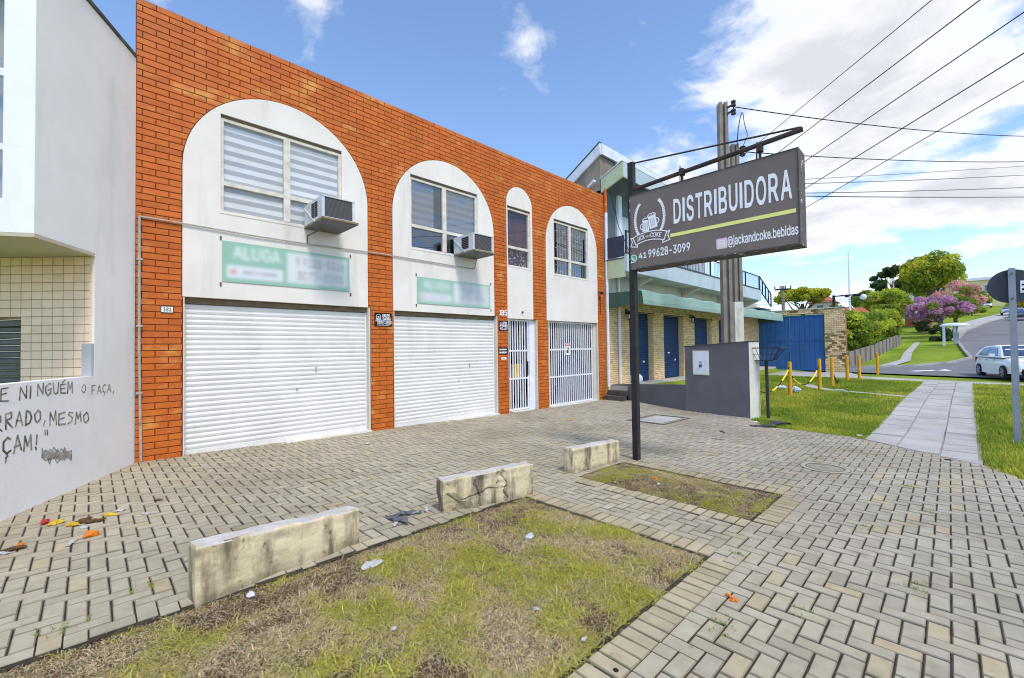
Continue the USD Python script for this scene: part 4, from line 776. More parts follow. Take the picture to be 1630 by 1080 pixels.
# emblem: two mugs in a wreath over a ribbon
ex, ez = 3.44 - 3.11, 3.49
wp = []
for sd in (-1, 1):
    for k in range(17):
        t = -1.15 + k * 2.05 / 16; cx_, cz_ = ex + sd * .225 * math.cos(t * .86) + sd * .008, ez + .045 + .285 * math.sin(t)
        ang = math.atan2(.285 * math.cos(t), -sd * .2 * math.sin(t * .86))
        for o in (-.5, .5):
            e = affinity.rotate(affinity.scale(Point(0, 0).buffer(1, 6), 0.024, .0090), math.degrees(ang + o), origin=(0, 0)); wp.append(affinity.translate(e, cx_ + math.cos(ang + o) * .018, cz_ + math.sin(ang + o) * .018))
m = MB(); m.prism(unary_union(wp), .0005, .0025, sgn); em = print_on('emblem', m, 'print_white')
mug = []
def mugshape(cx_, cz_, w, h, rot, hs):
    body = Polygon([(-w / 2, -h / 2), (w / 2, -h / 2), (w / 2 * .94, h / 2), (-w / 2 * .94, h / 2)]).buffer(.008)
    foam = unary_union([disc(x, h / 2 + .010 + .015 * (k % 2), .024) for k, x in enumerate(np.linspace(-w / 2 + .01, w / 2 - .01, 5))])
    handle = disc(hs * w / 2, -.005, .050).difference(disc(hs * w / 2, -.005, .036)).difference(body)
    inner = foam.buffer(-.012).difference(body)
    out = unary_union([body, foam.difference(inner), handle]); f = lambda p: affinity.translate(affinity.rotate(p, rot, origin=(0, 0)), cx_, cz_)
    ribs = unary_union([sbox(x - .006, -h / 2 + .02, x + .006, h / 2 - .03) for x in (-.028, .0, .028)]); return f(out), f(ribs)
a, ar_ = mugshape(ex - .058, ez - .06, .095, .155, -3, -1); b, br_ = mugshape(ex + .052, ez - .02, .11, .18, 9, 1)
m = MB(); m.prism(a.difference(b.buffer(.008)), .0005, .0025, sgn); m.prism(b, .0005, .0026, sgn); print_on('mugs', m, 'print_white', em)
m = MB(); m.prism(ar_, .0026, .0034, sgn); m.prism(br_, .0028, .0036, sgn); print_on('mug_ribs', m, 'print_grey', em)
def arcband(r0, r1, w): 
    cx_, cz_ = ex, ez - .90; A = np.linspace(-w, w, 21); return Polygon([(cx_ + r1 * math.sin(t), cz_ + r1 * math.cos(t)) for t in A] + [(cx_ + r0 * math.sin(t), cz_ + r0 * math.cos(t)) for t in A[::-1]])
band = arcband(.62, .745, .37); tails = [Polygon([(ex + s * .20, ez - .235), (ex + s * .315, ez - .20), (ex + s * .285, ez - .265), (ex + s * .315, ez - .335), (ex + s * .20, ez - .36)]) for s in (-1, 1)]
m = MB(); m.prism(band.buffer(.008), .0027, .0042, sgn)
for tl in tails: m.prism(tl.buffer(.006).difference(band.buffer(.008)), .001, .0028, sgn)
print_on('ribbon', m, 'print_white', em)
m = MB(); m.prism(band.buffer(-.006), .0042, .0048, sgn)
for tl in tails: m.prism(tl.buffer(-.008).difference(band.buffer(.010)), .0028, .0034, sgn)
print_on('ribbon_face', m, 'print_dark', em)
def bend(v):
    t = (v[:, 0] - .20) / .70; r = .655 + v[:, 1]; return sgn(np.c_[ex + r * np.sin(t), ez - .90 + r * np.cos(t), .0048 + v[:, 2]])
m = MB(); text_at(m, 'JACK', .062, .135, lambda v: bend(v + (-.015, 0, 0)), .001, True); text_at(m, 'and', .034, .06, lambda v: bend(v + (.138, .01, 0)), .001); text_at(m, 'COKE', .062, .175, lambda v: bend(v + (.215, 0, 0)), .001, True); print_on('ribbon_lettering', m, 'print_white', em)
# ---------------------------------------------------------------- low concrete blocks
def block(x0, y0, x1, y1, h0, h1, th, label, seed, chips, cracks=()):
    r = np.random.default_rng(seed); d = np.array([x1 - x0, y1 - y0]); L = np.linalg.norm(d); d /= L; n = np.array([-d[1], d[0]])
    nx, nz, ny = int(L / .022), 16, 6
    from manifold3d import Manifold
    bx = trimesh.creation.box((L, th, 1.0)); bx = bx.subdivide_to_size(.011 if cracks else .03); v = np.array(bx.vertices); v[:, 2] = (v[:, 2] + .5)
    f = (v[:, 0] + L / 2) / L; top = h0 + (h1 - h0) * f; v[:, 2] = -.14 + v[:, 2] * (top + .14)
    q = v * 9 + seed; dis = (np.stack([meshkit.fbm(q + k * 13.7, 3, seed + k) for k in range(3)], -1) - .5) * .018
    ex_ = np.minimum(L / 2 - abs(v[:, 0]), th / 2 - abs(v[:, 1])); v = v + dis
    rd = np.clip(1 - (top - v[:, 2]) / .02, 0, 1); v[:, 1] *= 1 - .14 * rd; v[:, 0] *= 1 - .012 * rd; v[:, 2] -= rd * .012 * np.clip(meshkit.fbm(q * .6, 3, seed) * 2 - .7, 0, 1) * 2
    for cx_, cz_, cr_, cd in chips:                               # broken corners and bites
        k = np.clip(1 - np.hypot(v[:, 0] - cx_, v[:, 2] - cz_) / cr_, 0, 1); v[:, 1] += np.where(v[:, 1] < 0, k * cd, 0); v[:, 0] += np.sign(-cx_) * k * cd * .5
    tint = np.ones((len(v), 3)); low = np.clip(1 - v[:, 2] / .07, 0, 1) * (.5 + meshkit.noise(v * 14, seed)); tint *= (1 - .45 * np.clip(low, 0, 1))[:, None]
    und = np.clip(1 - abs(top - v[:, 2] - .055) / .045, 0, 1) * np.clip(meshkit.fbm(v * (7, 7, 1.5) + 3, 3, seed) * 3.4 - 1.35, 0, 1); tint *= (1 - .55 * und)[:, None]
    for ln in cracks:
        nz = meshkit.fbm(v * 16 + 2, 3, 4) - .5; dd = shapely.distance(LineString(ln), shapely.points(v[:, 0] + nz * .045, v[:, 2] - nz * .04)); wd = .007 + .010 * np.clip(meshkit.noise(v * 9, 6) - .3, 0, 1); k = np.clip(1.4 - dd / wd, 0, 1) * (v[:, 1] < -th * .3); v[:, 1] += k * .012; tint *= (1 - .45 * k)[:, None]; halo = np.clip(1 - dd / .05, 0, 1) * np.clip(meshkit.fbm(v * 11, 3, 9) * 3 - 1.2, 0, 1); tint *= (1 - .4 * halo)[:, None]
    g0 = gz(np.array([(x0 + x1) / 2]))[0]; gl = gz(x0); gr = gz(x1); base = gl + (gr - gl) * f
    w = np.c_[(x0 + x1) / 2 + d[0] * v[:, 0] + n[0] * (v[:, 1] + th / 2), (y0 + y1) / 2 + d[1] * v[:, 0] + n[1] * (v[:, 1] + th / 2), base + v[:, 2]]
    fn = bx.faces; nrm = np.cross(w[fn[:, 1]] - w[fn[:, 0]], w[fn[:, 2]] - w[fn[:, 0]]); nrm /= np.linalg.norm(nrm, axis=1, keepdims=True) + 1e-9
    ft = (v[fn][:, :, 2].mean(1) > (top[fn].mean(1) - .035)) & (nrm[:, 2] > .55)
    T = thing('concrete_block', label, 'block', (float((x0 + x1) / 2), float((y0 + y1) / 2), float(g0)))
    for nm, sel, mat in (('body', ~ft, 'old_plaster'), ('limewashed_top', ft, 'lime_top')):
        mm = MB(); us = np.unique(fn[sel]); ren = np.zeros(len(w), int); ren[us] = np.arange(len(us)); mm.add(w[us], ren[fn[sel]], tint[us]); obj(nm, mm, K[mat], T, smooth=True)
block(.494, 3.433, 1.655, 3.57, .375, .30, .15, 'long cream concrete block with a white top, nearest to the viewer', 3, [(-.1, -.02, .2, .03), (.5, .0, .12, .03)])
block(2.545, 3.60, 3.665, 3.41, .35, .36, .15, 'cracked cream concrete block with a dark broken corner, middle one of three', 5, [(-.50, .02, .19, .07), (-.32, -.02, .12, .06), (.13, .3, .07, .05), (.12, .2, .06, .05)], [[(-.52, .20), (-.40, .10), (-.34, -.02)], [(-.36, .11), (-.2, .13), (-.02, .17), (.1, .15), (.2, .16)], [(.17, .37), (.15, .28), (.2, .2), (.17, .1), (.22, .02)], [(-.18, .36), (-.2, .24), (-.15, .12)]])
block(4.667, 3.61, 5.757, 3.555, .34, .315, .15, 'cream concrete block beside the black sign post', 8, [(-.45, .0, .1, .02)])
m = MB()
for pts in ([(2.98, .30), (3.0, .22), (2.96, .12), (2.93, .02)], [(2.62, .14), (2.8, .11), (2.95, .12), (3.1, .06), (3.3, .05)], [(3.25, .33), (3.23, .2), (3.26, .1)]): m.prism(LineString(pts).buffer(.006), 0, .004, lambda v: np.c_[v[:, 0], 3.60 - (v[:, 0] - 2.545) * .17 - .012 - v[:, 2], gz(v[:, 0]) + v[:, 1]])
# ---------------------------------------------------------------- walls, steps
MW = thing('meter_wall', 'charcoal painted wall with a white meter box and a white end', 'wall', (12.1, 4.4, -.27))
A_, B_ = np.array([12.12, 5.30]), np.array([11.90, 3.56]); dW = (B_ - A_) / np.linalg.norm(B_ - A_); LW = np.linalg.norm(B_ - A_); nW = np.array([-dW[1], dW[0]]); nW = nW if nW[0] < 0 else -nW
def mw(v): return np.c_[A_[0] + dW[0] * v[:, 0] + nW[0] * v[:, 2], A_[1] + dW[1] * v[:, 0] + nW[1] * v[:, 2], v[:, 1]]
m = MB(); V = np.array([(0, -.6, 0), (LW, -.6, 0), (LW, 1.685, 0), (0, 1.57, 0)]); V = np.r_[V, V - (0, 0, .58)]; m.add(mw(V), [[0, 1, 2, 3], [5, 4, 7, 6], [4, 0, 3, 7]]); obj('painted_face', m, K['charcoal_paint'], MW)
m = MB(); m.add(mw(V + (.001, 0, -.001)), [[1, 5, 6, 2]]); obj('white_end', m, K['worn_white'], MW)
m = MB(); V2 = np.array([(-.02, 1.569, .015), (LW + .01, 1.684, .015), (LW + .01, 1.715, .015), (-.02, 1.60, .015)]); V2 = np.r_[V2, V2 - (0, 0, .61)]; m.add(mw(V2), [[0, 1, 2, 3], [5, 4, 7, 6], [4, 0, 3, 7], [1, 5, 6, 2], [3, 2, 6, 7], [0, 4, 5, 1]]); obj('coping', m, K['step_concrete'], MW)
m = MB(); m.box((.25, .80, .0), (.71, 1.47, .025), fn=mw); mbox = obj('meter_box', m, K['worn_white'], MW)
m = MB(); m.box((.28, .83, .025), (.68, 1.44, .032), fn=mw); obj('door', m, K['trim_white'], mbox); m = MB(); m.box((.44, 1.0, .032), (.53, 1.18, .036), fn=mw); obj('window', m, K['house_grey'], mbox); m = MB(); m.box((.44, 1.03, .036), (.52, 1.07, .040), fn=mw); obj('latch', m, K['dark'], mbox)
LWl = thing('low_wall', 'low charcoal wall running from the steps to the meter wall', 'wall', (12.6, 6.5, -.3))
m = MB(); a, b = np.array([13.10, 7.72]), np.array([12.14, 5.305]); d = (b - a) / np.linalg.norm(b - a); n = np.array([-d[1], d[0]]); n = n if n[0] < 0 else -n; L = np.linalg.norm(b - a)
lw = lambda v: np.c_[a[0] + d[0] * v[:, 0] + n[0] * v[:, 2], a[1] + d[1] * v[:, 0] + n[1] * v[:, 2], v[:, 1]]
V = np.array([(0, -.6, 0), (L, -.6, 0), (L, .49, 0), (0, .33, 0)]); V = np.r_[V, V - (0, 0, .2)]; m.add(lw(V), [[0, 1, 2, 3], [5, 4, 7, 6], [4, 0, 3, 7], [1, 5, 6, 2], [3, 2, 6, 7]]); obj('body', m, K['charcoal_paint'], LWl)
STP = thing('steps', 'three dark concrete steps up to the raised shop floor', 'steps', (13.1, 8.1, -.3))
for k in range(3): obj('step', MB().box((12.72 + .27 * k, 7.70, -.5), (13.9, 8.45, -.08 + .165 * k)), K['step_concrete'], STP)
m = MB(); m.box((13.3, 5.6, -.5), (30.3, 8.49, .235), ); obj('raised_floor', MB().box((13.25, 7.55, -.5), (30.35, 8.48, .235)), K['concrete'], kind='structure', label='raised concrete floor strip in front of the blue shutters')
m = MB(); V = np.array([(13.2, 7.55, .30), (12.4, 5.4, .28), (14.2, 5.6, .10), (17, 7.0, -.02), (30.3, 7.2, -.05), (30.3, 7.56, .15), (14.5, 7.56, .25)]); m.add(V, [[0, 1, 2], [0, 2, 6], [6, 2, 3], [6, 3, 5], [5, 3, 4]]); obj('grass_bank', m, K['lawn_ground'], kind='structure', label='small grass bank between the low wall and the blue shutters')
# ---------------------------------------------------------------- neighbouring shop with blue shutters
NB = thing('corner_shop', 'shop with yellow brick, blue roller shutters and a pale blue balcony above', 'building', (21.7, 8.5, -.1))
SHU = [(14.61, 16.48), (17.42, 19.33), (20.56, 22.64), (23.66, 25.72)]
X0, X1 = 13.0, 30.4
grd = sbox(X0, -.2, X1, 3.50); wall = grd.difference(unary_union([sbox(a, .2, b, 2.94) for a, b in SHU]))
m = MB(); m.prism(wall, -.25, -.016, facade); obj('ground_wall', m, K['yellow_joint'], NB)
m = MB(); reg = wall.buffer(-.004, join_style=2); bl, bh = .215, .075
for k in range(int(3.7 / bh)):
    z0 = -.2 + k * bh; x = X0 - (bl / 2 if k % 2 else 0)
    while x < X1:
        c = sbox(max(x + .006, X0), z0 + .006, min(x + bl - .006, X1), z0 + bh - .006)
        c = c.intersection(reg)
        if c.geom_type == 'Polygon' and c.area > .0015 and c.area > .97 * sbox(*c.bounds).area: m.bev(*[c.bounds[q] for q in (0, 2, 1, 3)], -.02, rng.normal(0, .0015), .003, facade, np.ones(3) * (1 + rng.normal(0, .1)) * np.array([1, 1 + rng.normal(0, .03), 1 + rng.normal(0, .08)]))
        x += bl
obj('brick_field', m, K['yellow_brick'], NB, kind='stuff')
for a, b in SHU:
    sh = obj('roller_shutter', fbox(MB(), a, b, .2, 2.94, -.30, -.26), K['shutter_blue'], NB)
    for k in range(31):
        z = 2.93 - k * .088; V = np.array([(x, zz, o) for zz, o in ((z, -.245), (z - .02, -.222), (z - .068, -.222), (z - .086, -.245)) for x in (a + .01, b - .01)]); q = MB(); q.add(facade(V), [[2 * i, 2 * i + 2, 2 * i + 3, 2 * i + 1] for i in range(3)])
        if z > .28: obj('slat', q, K['shutter_blue'], sh)
    q = MB(); fbox(q, a + .75, a + .95, 1.28, 1.34, -.222, -.20); fbox(q, b - .5, b - .38, .95, 1.02, -.222, -.20); obj('lock', q, K['print_white'], sh)
    q = MB(); fbox(q, a - .001, a + .015, .2, 2.93, -.25, -.02); obj('reveal', q, K['yellow_brick'], NB); q = MB(); fbox(q, b - .015, b + .001, .2, 2.93, -.25, -.02); obj('reveal', q, K['yellow_brick'], NB)
m = MB(); fbox(m, X0, X1, 3.505, 4.2, -.25, -.02); obj('upper_band', m, K['wall_cream'], NB)
for x in (14.9, 19.2, 23.6, 27.6): q = MB(); q.add(np.array([(x, 8.5, 4.19), (x + .15, 8.5, 4.19), (x + .15, 7.75, 4.19), (x, 7.75, 4.19), (x, 8.5, 3.8), (x + .15, 8.5, 3.8), (x + .15, 7.75, 4.1), (x, 7.75, 4.1)]), [[0, 1, 2, 3], [4, 7, 6, 5], [0, 3, 7, 4], [1, 5, 6, 2], [3, 2, 6, 7]]); obj('beam', q, K['wall_cream'], NB)
YF = 7.60
m = MB(); m.box((13.05, YF + .1, 4.19), (27.85, 8.5, 4.24)); obj('balcony_floor', m, K['wall_cream'], NB)
m = MB(); m.box((13.0, YF, 4.17), (27.9, YF + .1, 4.77)); m.box((27.8, YF + .1, 4.17), (27.9, 8.5, 4.77)); obj('balcony_front', m, K['fascia_blue'], NB)
m = MB(); m.box((13.0, YF + .1, 3.99), (13.06, 8.49, 4.62)); obj('balcony_side', m, K['panel_green'], NB)
m = MB(); m.box((12.98, YF - .02, 4.77), (27.92, YF + .12, 4.80)); m.box((12.99, YF + .13, 4.62), (13.08, 8.49, 4.66)); obj('balcony_coping', m, K['step_concrete'], NB)
# upper floor wall set back behind the balcony, roof with fascia
m = MB(); m.box((13.0, 8.6, 4.24), (22, 8.8, 7.2)); m.box((22, 8.6, 4.24), (22.2, 16, 7.2)); obj('upper_front', m, K['wall_bluegrey'], NB)
m = MB(); m.add(np.array([(13.0, 8.61, 7.2), (13.0, 8.61, 8.55), (13.0, 14, 5.7), (13.0, 14, 0), (13.0, 8.61, 0), (13.15, 8.61, 7.2), (13.15, 8.61, 8.55), (13.15, 14, 5.7)]), [[0, 1, 2], [0, 2, 3], [0, 3, 4], [5, 7, 6], [5, 6, 5], [0, 5, 6], [0, 6, 1]]); m.box((13.16, 8.62, 7.21), (22, 8.75, 8.5)); obj('side_wall', m, K['stained_concrete'], NB)
q = MB(); q.box((14.0, 8.50, 4.25), (14.25, 8.60, 8.5)); q.box((14.02, 8.4, 8.0), (14.24, 8.6, 8.5)); obj('column', q, K['trim_white'], NB)
def roofpt(y): return 8.90 + (8.58 - y) * .585 * 1.0
m = MB()
for (x0, x1, up, dn) in ((12.9, 22.4, .0, .08),):
    y0, y1 = 8.56, 15; V = np.array([(x0, y0, 8.86), (x1, y0, 8.86), (x1, y1, 8.86 - .585 * (y1 - y0)), (x0, y1, 8.86 - .585 * (y1 - y0))]); V = np.r_[V, V + (0, 0, .06)]; m.add(V, [[0, 3, 2, 1], [4, 5, 6, 7], [0, 1, 5, 4], [1, 2, 6, 5], [2, 3, 7, 6], [3, 0, 4, 7]])
obj('roof', m, K['cap_dark'], NB)
m = MB(); V = np.array([(12.91, 8.56, 8.47), (12.91, 8.56, 8.86), (12.91, 15, 8.86 - 3.767), (12.91, 15, 8.47 - 3.767)]); V = np.r_[V, V + (.08, 0, 0)]; m.add(V, [[0, 1, 2, 3], [4, 7, 6, 5], [0, 3, 7, 4], [0, 4, 5, 1]]); m.box((12.995, 8.50, 8.47), (22.4, 8.585, 8.858)); obj('fascia', m, K['trim_white'], NB)
CP = MB(); CP.box((13.0, 7.62, 7.43), (13.06, 8.6, 7.985)); 
V = np.array([(13.0, 7.70, 7.44), (13.0, 7.70, 7.96), (13.0, 8.585, 7.60), (13.0, 8.585, 7.10)]); V = np.r_[V, V + (.07, 0, 0)]
m = MB(); m.add(V, [[0, 1, 2, 3], [4, 7, 6, 5], [0, 3, 7, 4], [0, 4, 5, 1], [1, 5, 6, 2]]); obj('canopy_side', m, K['panel_green'], NB)
m = MB(); m.box((13.071, 7.70, 7.44), (22, 7.77, 7.96)); obj('canopy_front', m, K['fascia_blue'], NB)
m = MB(); V = np.array([(13.07, 7.77, 7.50), (22, 7.77, 7.50), (22, 8.6, 7.2), (13.07, 8.6, 7.2)]); m.add(V, [[0, 1, 2, 3]]); obj('canopy_soffit', m, K['wall_bluegrey'], NB)
m = MB(); m.box((12.97, 7.69, 7.965), (22, 7.79, 7.99)); V = np.array([(12.98, 7.79, 7.94), (13.09, 7.79, 7.94), (13.09, 8.58, 7.615), (12.98, 8.58, 7.615)]); m.add(np.r_[V, V + (0, 0, .03)], [[4, 5, 6, 7], [0, 3, 7, 4], [0, 4, 5, 1]]); obj('canopy_coping', m, K['trim_white'], NB)
q = MB(); q.box((13.9, 8.52, 4.25), (14.9, 8.598, 6.5)); obj('balcony_door', q, K['fascia_blue'], NB); q = MB(); q.box((15.3, 8.56, 4.5), (21.6, 8.599, 6.6)); bw = obj('balcony_window', q, K['car_glass'], NB); q = MB(); [q.box((x - .03, 8.53, 4.5), (x + .03, 8.559, 6.6)) for x in (15.3, 16.9, 18.5, 20.0, 21.6)]; q.box((15.3, 8.535, 5.6), (21.6, 8.558, 5.66)); obj('window_frame', q, K['trim_white'], bw)
# balcony railings: dark screen on the side, bars in front, wire mesh at the end
m = MB(); m.box((13.02, 7.72, 4.70), (13.04, 8.45, 5.42)); obj('side_screen', m, K['rail_dark'], NB)
m = MB(); m.box((13.1, 7.66, 5.55), (27.85, 7.70, 5.60)); m.box((13.1, 7.66, 4.83), (27.85, 7.70, 4.86))
for x in (13.1, 15.5, 18.0, 20.5, 23.0, 25.4, 27.82): m.box((x - .03, 7.65, 4.8), (x + .03, 7.71, 5.6))
r_ = obj('railing', m, K['rail_dark'], NB)
m = MB()
for k in range(44): x = 13.3 + k * .16; m.box((x - .012, 7.67, 4.86), (x + .012, 7.69, 5.55))
obj('railing_bars', m, K['pipe_white'], r_)
m = MB()
for k in range(38): x = 21 + k * .18; m.box((x - .004, 7.675, 4.86), (x + .004, 7.685, 5.55))
for z in np.linspace(4.95, 5.5, 6): m.box((21, 7.676, z - .004), (27.8, 7.684, z + .004))
obj('railing_mesh', m, K['rail_dark'], r_)
ST_ = thing('outside_stair', 'dark steel stair railing beyond the end of the balcony', 'stair', (28.8, 7.7, 3.6))
m = MB(); m.bar((27.95, 7.7, 5.6), (30.2, 7.7, 4.75), .05); m.bar((27.95, 7.7, 4.8), (30.2, 7.7, 3.95), .05)
for t in (0, .25, .5, .75, 1): x = 27.95 + 2.25 * t; m.box((x - .025, 7.67, 4.8 - .85 * t), (x + .025, 7.73, 5.6 - .85 * t))
obj('railing', m, K['rail_dark'], ST_)
m = MB()
for k in range(5): m.box((28.0 + k * .45, 7.72, 4.60 - k * .17), (28.5 + k * .45, 8.45, 4.65 - k * .17))
m = MB()
for k in range(14): t = k / 13; m.box((27.95 + 2.25 * t - .004, 7.696, 4.8 - .85 * t), (27.95 + 2.25 * t + .004, 7.704, 5.6 - .85 * t))
obj('mesh', m, K['rail_dark'], ST_)
m = MB(); m.box((28.0, 7.75, 3.72), (30.3, 8.49, 3.80)); obj('landing', m, K['rail_dark'], ST_)
# awning
AW = thing('awning', 'pale green canvas awning with a scalloped edge over the blue shutters', 'awning', (21.6, 7.8, 2.9))
ya, yb = 8.45, 7.12
m = MB(); V = np.array([(13.08, ya, 3.50), (13.08, yb, 3.46), (13.08, yb - .05, 3.08), (13.08, ya, 2.94)]); m.add(V, [[0, 1, 2, 3]]); obj('dark_end', m, K['awning_dark'], AW)
xs_ = np.linspace(13.08, 30.2, 180); m = MB(); sag = .035 * np.sin((xs_ - 13.08) * 2 * np.pi / 1.9) ; P_ = []
for x, sg_ in zip(xs_, sag): P_ += [(x, ya, 3.50), (x, yb + .1 + .2 * 0, 3.50 + sg_ * .6), (x, yb, 3.44 + sg_), (x, yb - .05, 3.13 + sg_ * .3)]
I = np.arange(len(P_)).reshape(len(xs_), 4); m.add(np.array(P_), np.concatenate([np.stack([I[:-1, k], I[1:, k], I[1:, k + 1], I[:-1, k + 1]], -1) for k in range(3)])); obj('canvas', m, K['awning_green'], AW)
m = MB()
for k in range(114):
    x = 13.08 + k * .15; c = [(x, 3.13), (x + .15, 3.13)] + [(x + .075 + .075 * math.cos(t), 3.06 - .06 * math.sin(t)) for t in np.linspace(0, np.pi, 7)]
    m.prism(Polygon(c), 0, .004, lambda v: np.c_[v[:, 0], yb - .052 + v[:, 2], v[:, 1]])
obj('scalloped_valance', m, K['awning_green'], AW)
m = MB(); m.add(np.array([(30.2, ya, 3.50), (30.2, yb, 3.46), (30.2, yb - .05, 3.08), (30.2, ya, 2.94)]), [[0, 1, 2, 3]])
for x in (13.5, 17, 21, 25, 29): m.bar((x, ya, 3.47), (x, yb + .02, 3.42), .03)
m.bar((13.1, yb, 3.10), (30.2, yb, 3.10), .03); obj('frame', m, K['awning_dark'], AW)
def lantern(x, z, label):
    t = thing('wall_lantern', label, 'lantern', (x, 8.4, z)); m = MB(); m.bar((x, 8.49, z + .22), (x, 8.34, z + .24), .025); m.box((x - .04, 8.46, z + .12), (x + .04, 8.49, z + .30)); obj('bracket', m, K['dark'], t)
    m = MB(); cy = trimesh.creation.cone(.11, .12, sections=6); cy.apply_translation((x, 8.34, z + .12)); m.tm(cy); c2 = trimesh.creation.cylinder(.07, .03, sections=6); c2.apply_translation((x, 8.34, z - .09)); m.tm(c2)
    for k in range(6): a = k * np.pi / 3; m.bar((x + .085 * math.cos(a), 8.34 + .085 * math.sin(a), z + .12), (x + .06 * math.cos(a), 8.34 + .06 * math.sin(a), z - .08), .012)
    m.bar((x, 8.34, z - .1), (x, 8.34, z - .16), .02); obj('cage', m, K['dark'], t); m = MB(); c3 = trimesh.creation.cylinder(.05, .17, sections=6); c3.apply_translation((x, 8.34, z + .02)); m.tm(c3); obj('glass', m, K['lamp_clear'], t)
lantern(14.37, 2.70, 'black wall lantern left of the first blue shutter, below the awning'); lantern(20.05, 2.78, 'black wall lantern between the second and third blue shutters')
m = MB(); m.tube([(13.04, 8.43, .2), (13.04, 8.43, 6.35)], .055, 8); obj('drainpipe', m, K['pipe_white'], label='white drainpipe at the corner of the orange brick building', cat='pipe')
m = MB(); m.tube([(13.04, 8.43, 6.34), (13.03, 8.43, 7.2)], .05, 8); obj('drainpipe', m, K['orange_brick'], label='orange painted pipe rising above the white drainpipe', cat='pipe')
m = MB(); m.tube([(13.82, 8.43, .25), (13.82, 8.43, 3.2)], .055, 8); m.tube([(13.82, 8.44, 3.45), (13.82, 8.44, 4.18)], .05, 8); obj('drainpipe', m, K['pipe_white'], label='white drainpipe on the yellow brick beside the black lantern', cat='pipe')
t = thing('security_camera', 'white box camera on the stained side wall under the roof', 'camera', (12.8, 8.9, 7.4)); m = MB(); m.bar((12.99, 8.95, 7.35), (12.85, 8.9, 7.42), .04); obj('bracket', m, K['pipe_grey'], t); m = MB(); m.bar((12.86, 9.02, 7.38), (12.80, 8.72, 7.52), .10, .09); obj('housing', m, K['pipe_white'], t)
# gate wall
GX = 30.4
GW = thing('gate_wall', 'yellow brick gateway with a tall double blue steel gate', 'gate', (30.5, 6.2, 0))
def gfn(v): return np.c_[GX - v[:, 2], 8.55 - v[:, 0], v[:, 1]]
pier = sbox(3.50, -.4, 4.46, 3.62); lint = sbox(-.1, 3.40, 3.49, 3.66)
def course(poly, parent):
    m = MB(); m.prism(poly, -.5, -.014, gfn); obj('core', m, K['yellow_joint'], parent); m = MB(); a, z, b, zt = poly.bounds; rg_ = poly.buffer(.001); k = 0; bl, bh = .22, .105
    while z + k * bh < zt - .01:
        z0 = z + k * bh; x = a - (bl / 2 if k % 2 else 0)
        while x < b:
            c = sbox(max(x + .007, a), z0 + .007, min(x + bl - .007, b), min(z0 + bh - .007, zt)); x += bl
            if c.bounds[2] - c.bounds[0] < .03: continue
            hit = meshkit.noise(np.array([[c.centroid.x * 1.6, z0 * 1.1, 4.2]]), 5)[0] > .62 and rng.random() < .55
            if hit and rng.random() < .35: continue
            m.bev(c.bounds[0], c.bounds[2], c.bounds[1], c.bounds[3], -.03, rng.normal(0, .003) - (.008 if hit else 0), .005, gfn, np.ones(3) * ((.45 if hit else 1) + rng.normal(0, .1)))
        k += 1
    obj('brick_field', m, K['yellow_brick'], parent, kind='stuff')
course(pier, GW); course(lint, GW)
m = MB(); m.box((GX, 4.10, -.4), (GX + .5, 4.13, 3.62)); obj('pier_end', m, K['yellow_joint'], GW)
m = MB(); m.prism(sbox(-.12, 3.665, 4.48, 3.71), -.52, .03, gfn); obj('coping', m, K['worn_white'], GW)
for (a, b) in ((-.05, 1.715), (1.735, 3.47)):
    m = MB(); m.box((a, .05, -.12), (b, 3.33, -.10), fn=gfn); lf = obj('gate_leaf', m, K['gate_blue'], GW)
    n = 7; w = (b - a) / n
    for k in range(n):
        q = MB(); q.bev(a + k * w + .012, a + (k + 1) * w - .012, 0.06, 3.32, -.10, -.085 + rng.normal(0, .002), .01, gfn); obj('panel', q, K['gate_blue'], lf)
    q = MB()
    for z in (.08, 1.85, 3.27): q.box((a, z - .03, -.09), (b, z + .03, -.06), fn=gfn)
    q.box((a, .05, -.09), (a + .05, 3.33, -.06), fn=gfn); obj('frame', q, K['gate_blue'], lf)
# utility poles
P1 = thing('utility_pole', 'tall tapered concrete utility pole rising highest behind the sign', 'pole', (14.05, 4.8, -.15))
def hpole(x, y, z0, z1, w0, w1, d, name='shaft'):
    m = MB()
    for dx in (-1, 1):
        V = []
        for z, w in ((z0, w0), (z1, w1)): V += [(x + dx * w / 2 - .045 * dx - .045, y - d / 2, z), (x + dx * w / 2 - .045 * dx + .045, y - d / 2, z), (x + dx * w / 2 - .045 * dx + .045, y + d / 2, z), (x + dx * w / 2 - .045 * dx - .045, y + d / 2, z)]
        m.add(np.array(V), [[0, 1, 5, 4], [1, 2, 6, 5], [2, 3, 7, 6], [3, 0, 4, 7], [4, 5, 6, 7]])
    return m
rot = lambda m_, c, a: m_
def turned(m, x, y, a):
    for k, v in enumerate(m.v): d = v[:, :2] - (x, y); m.v[k] = np.c_[x + d[:, 0] * math.cos(a) - d[:, 1] * math.sin(a), y + d[:, 0] * math.sin(a) + d[:, 1] * math.cos(a), v[:, 2]]
    return m
m = hpole(14.05, 4.8, -.5, 9.15, .29, .25, .22); V = []
for z, w in ((-.5, .24), (9.1, .18)): V += [(14.05 - w / 2, 4.76, z), (14.05 + w / 2, 4.76, z), (14.05 + w / 2, 4.86, z), (14.05 - w / 2, 4.86, z)]
m.add(np.array(V), [[0, 1, 5, 4], [1, 2, 6, 5], [2, 3, 7, 6], [3, 0, 4, 7], [4, 5, 6, 7]]); obj('shaft', turned(m, 14.05, 4.8, math.radians(-48)), K['pole_concrete'], P1)
m = MB()
for k in range(26): z = 1.9 + k * .16; m.box((13.94, 4.60, z), (14.0, 4.64, z + .07 + .03 * (k % 3)))
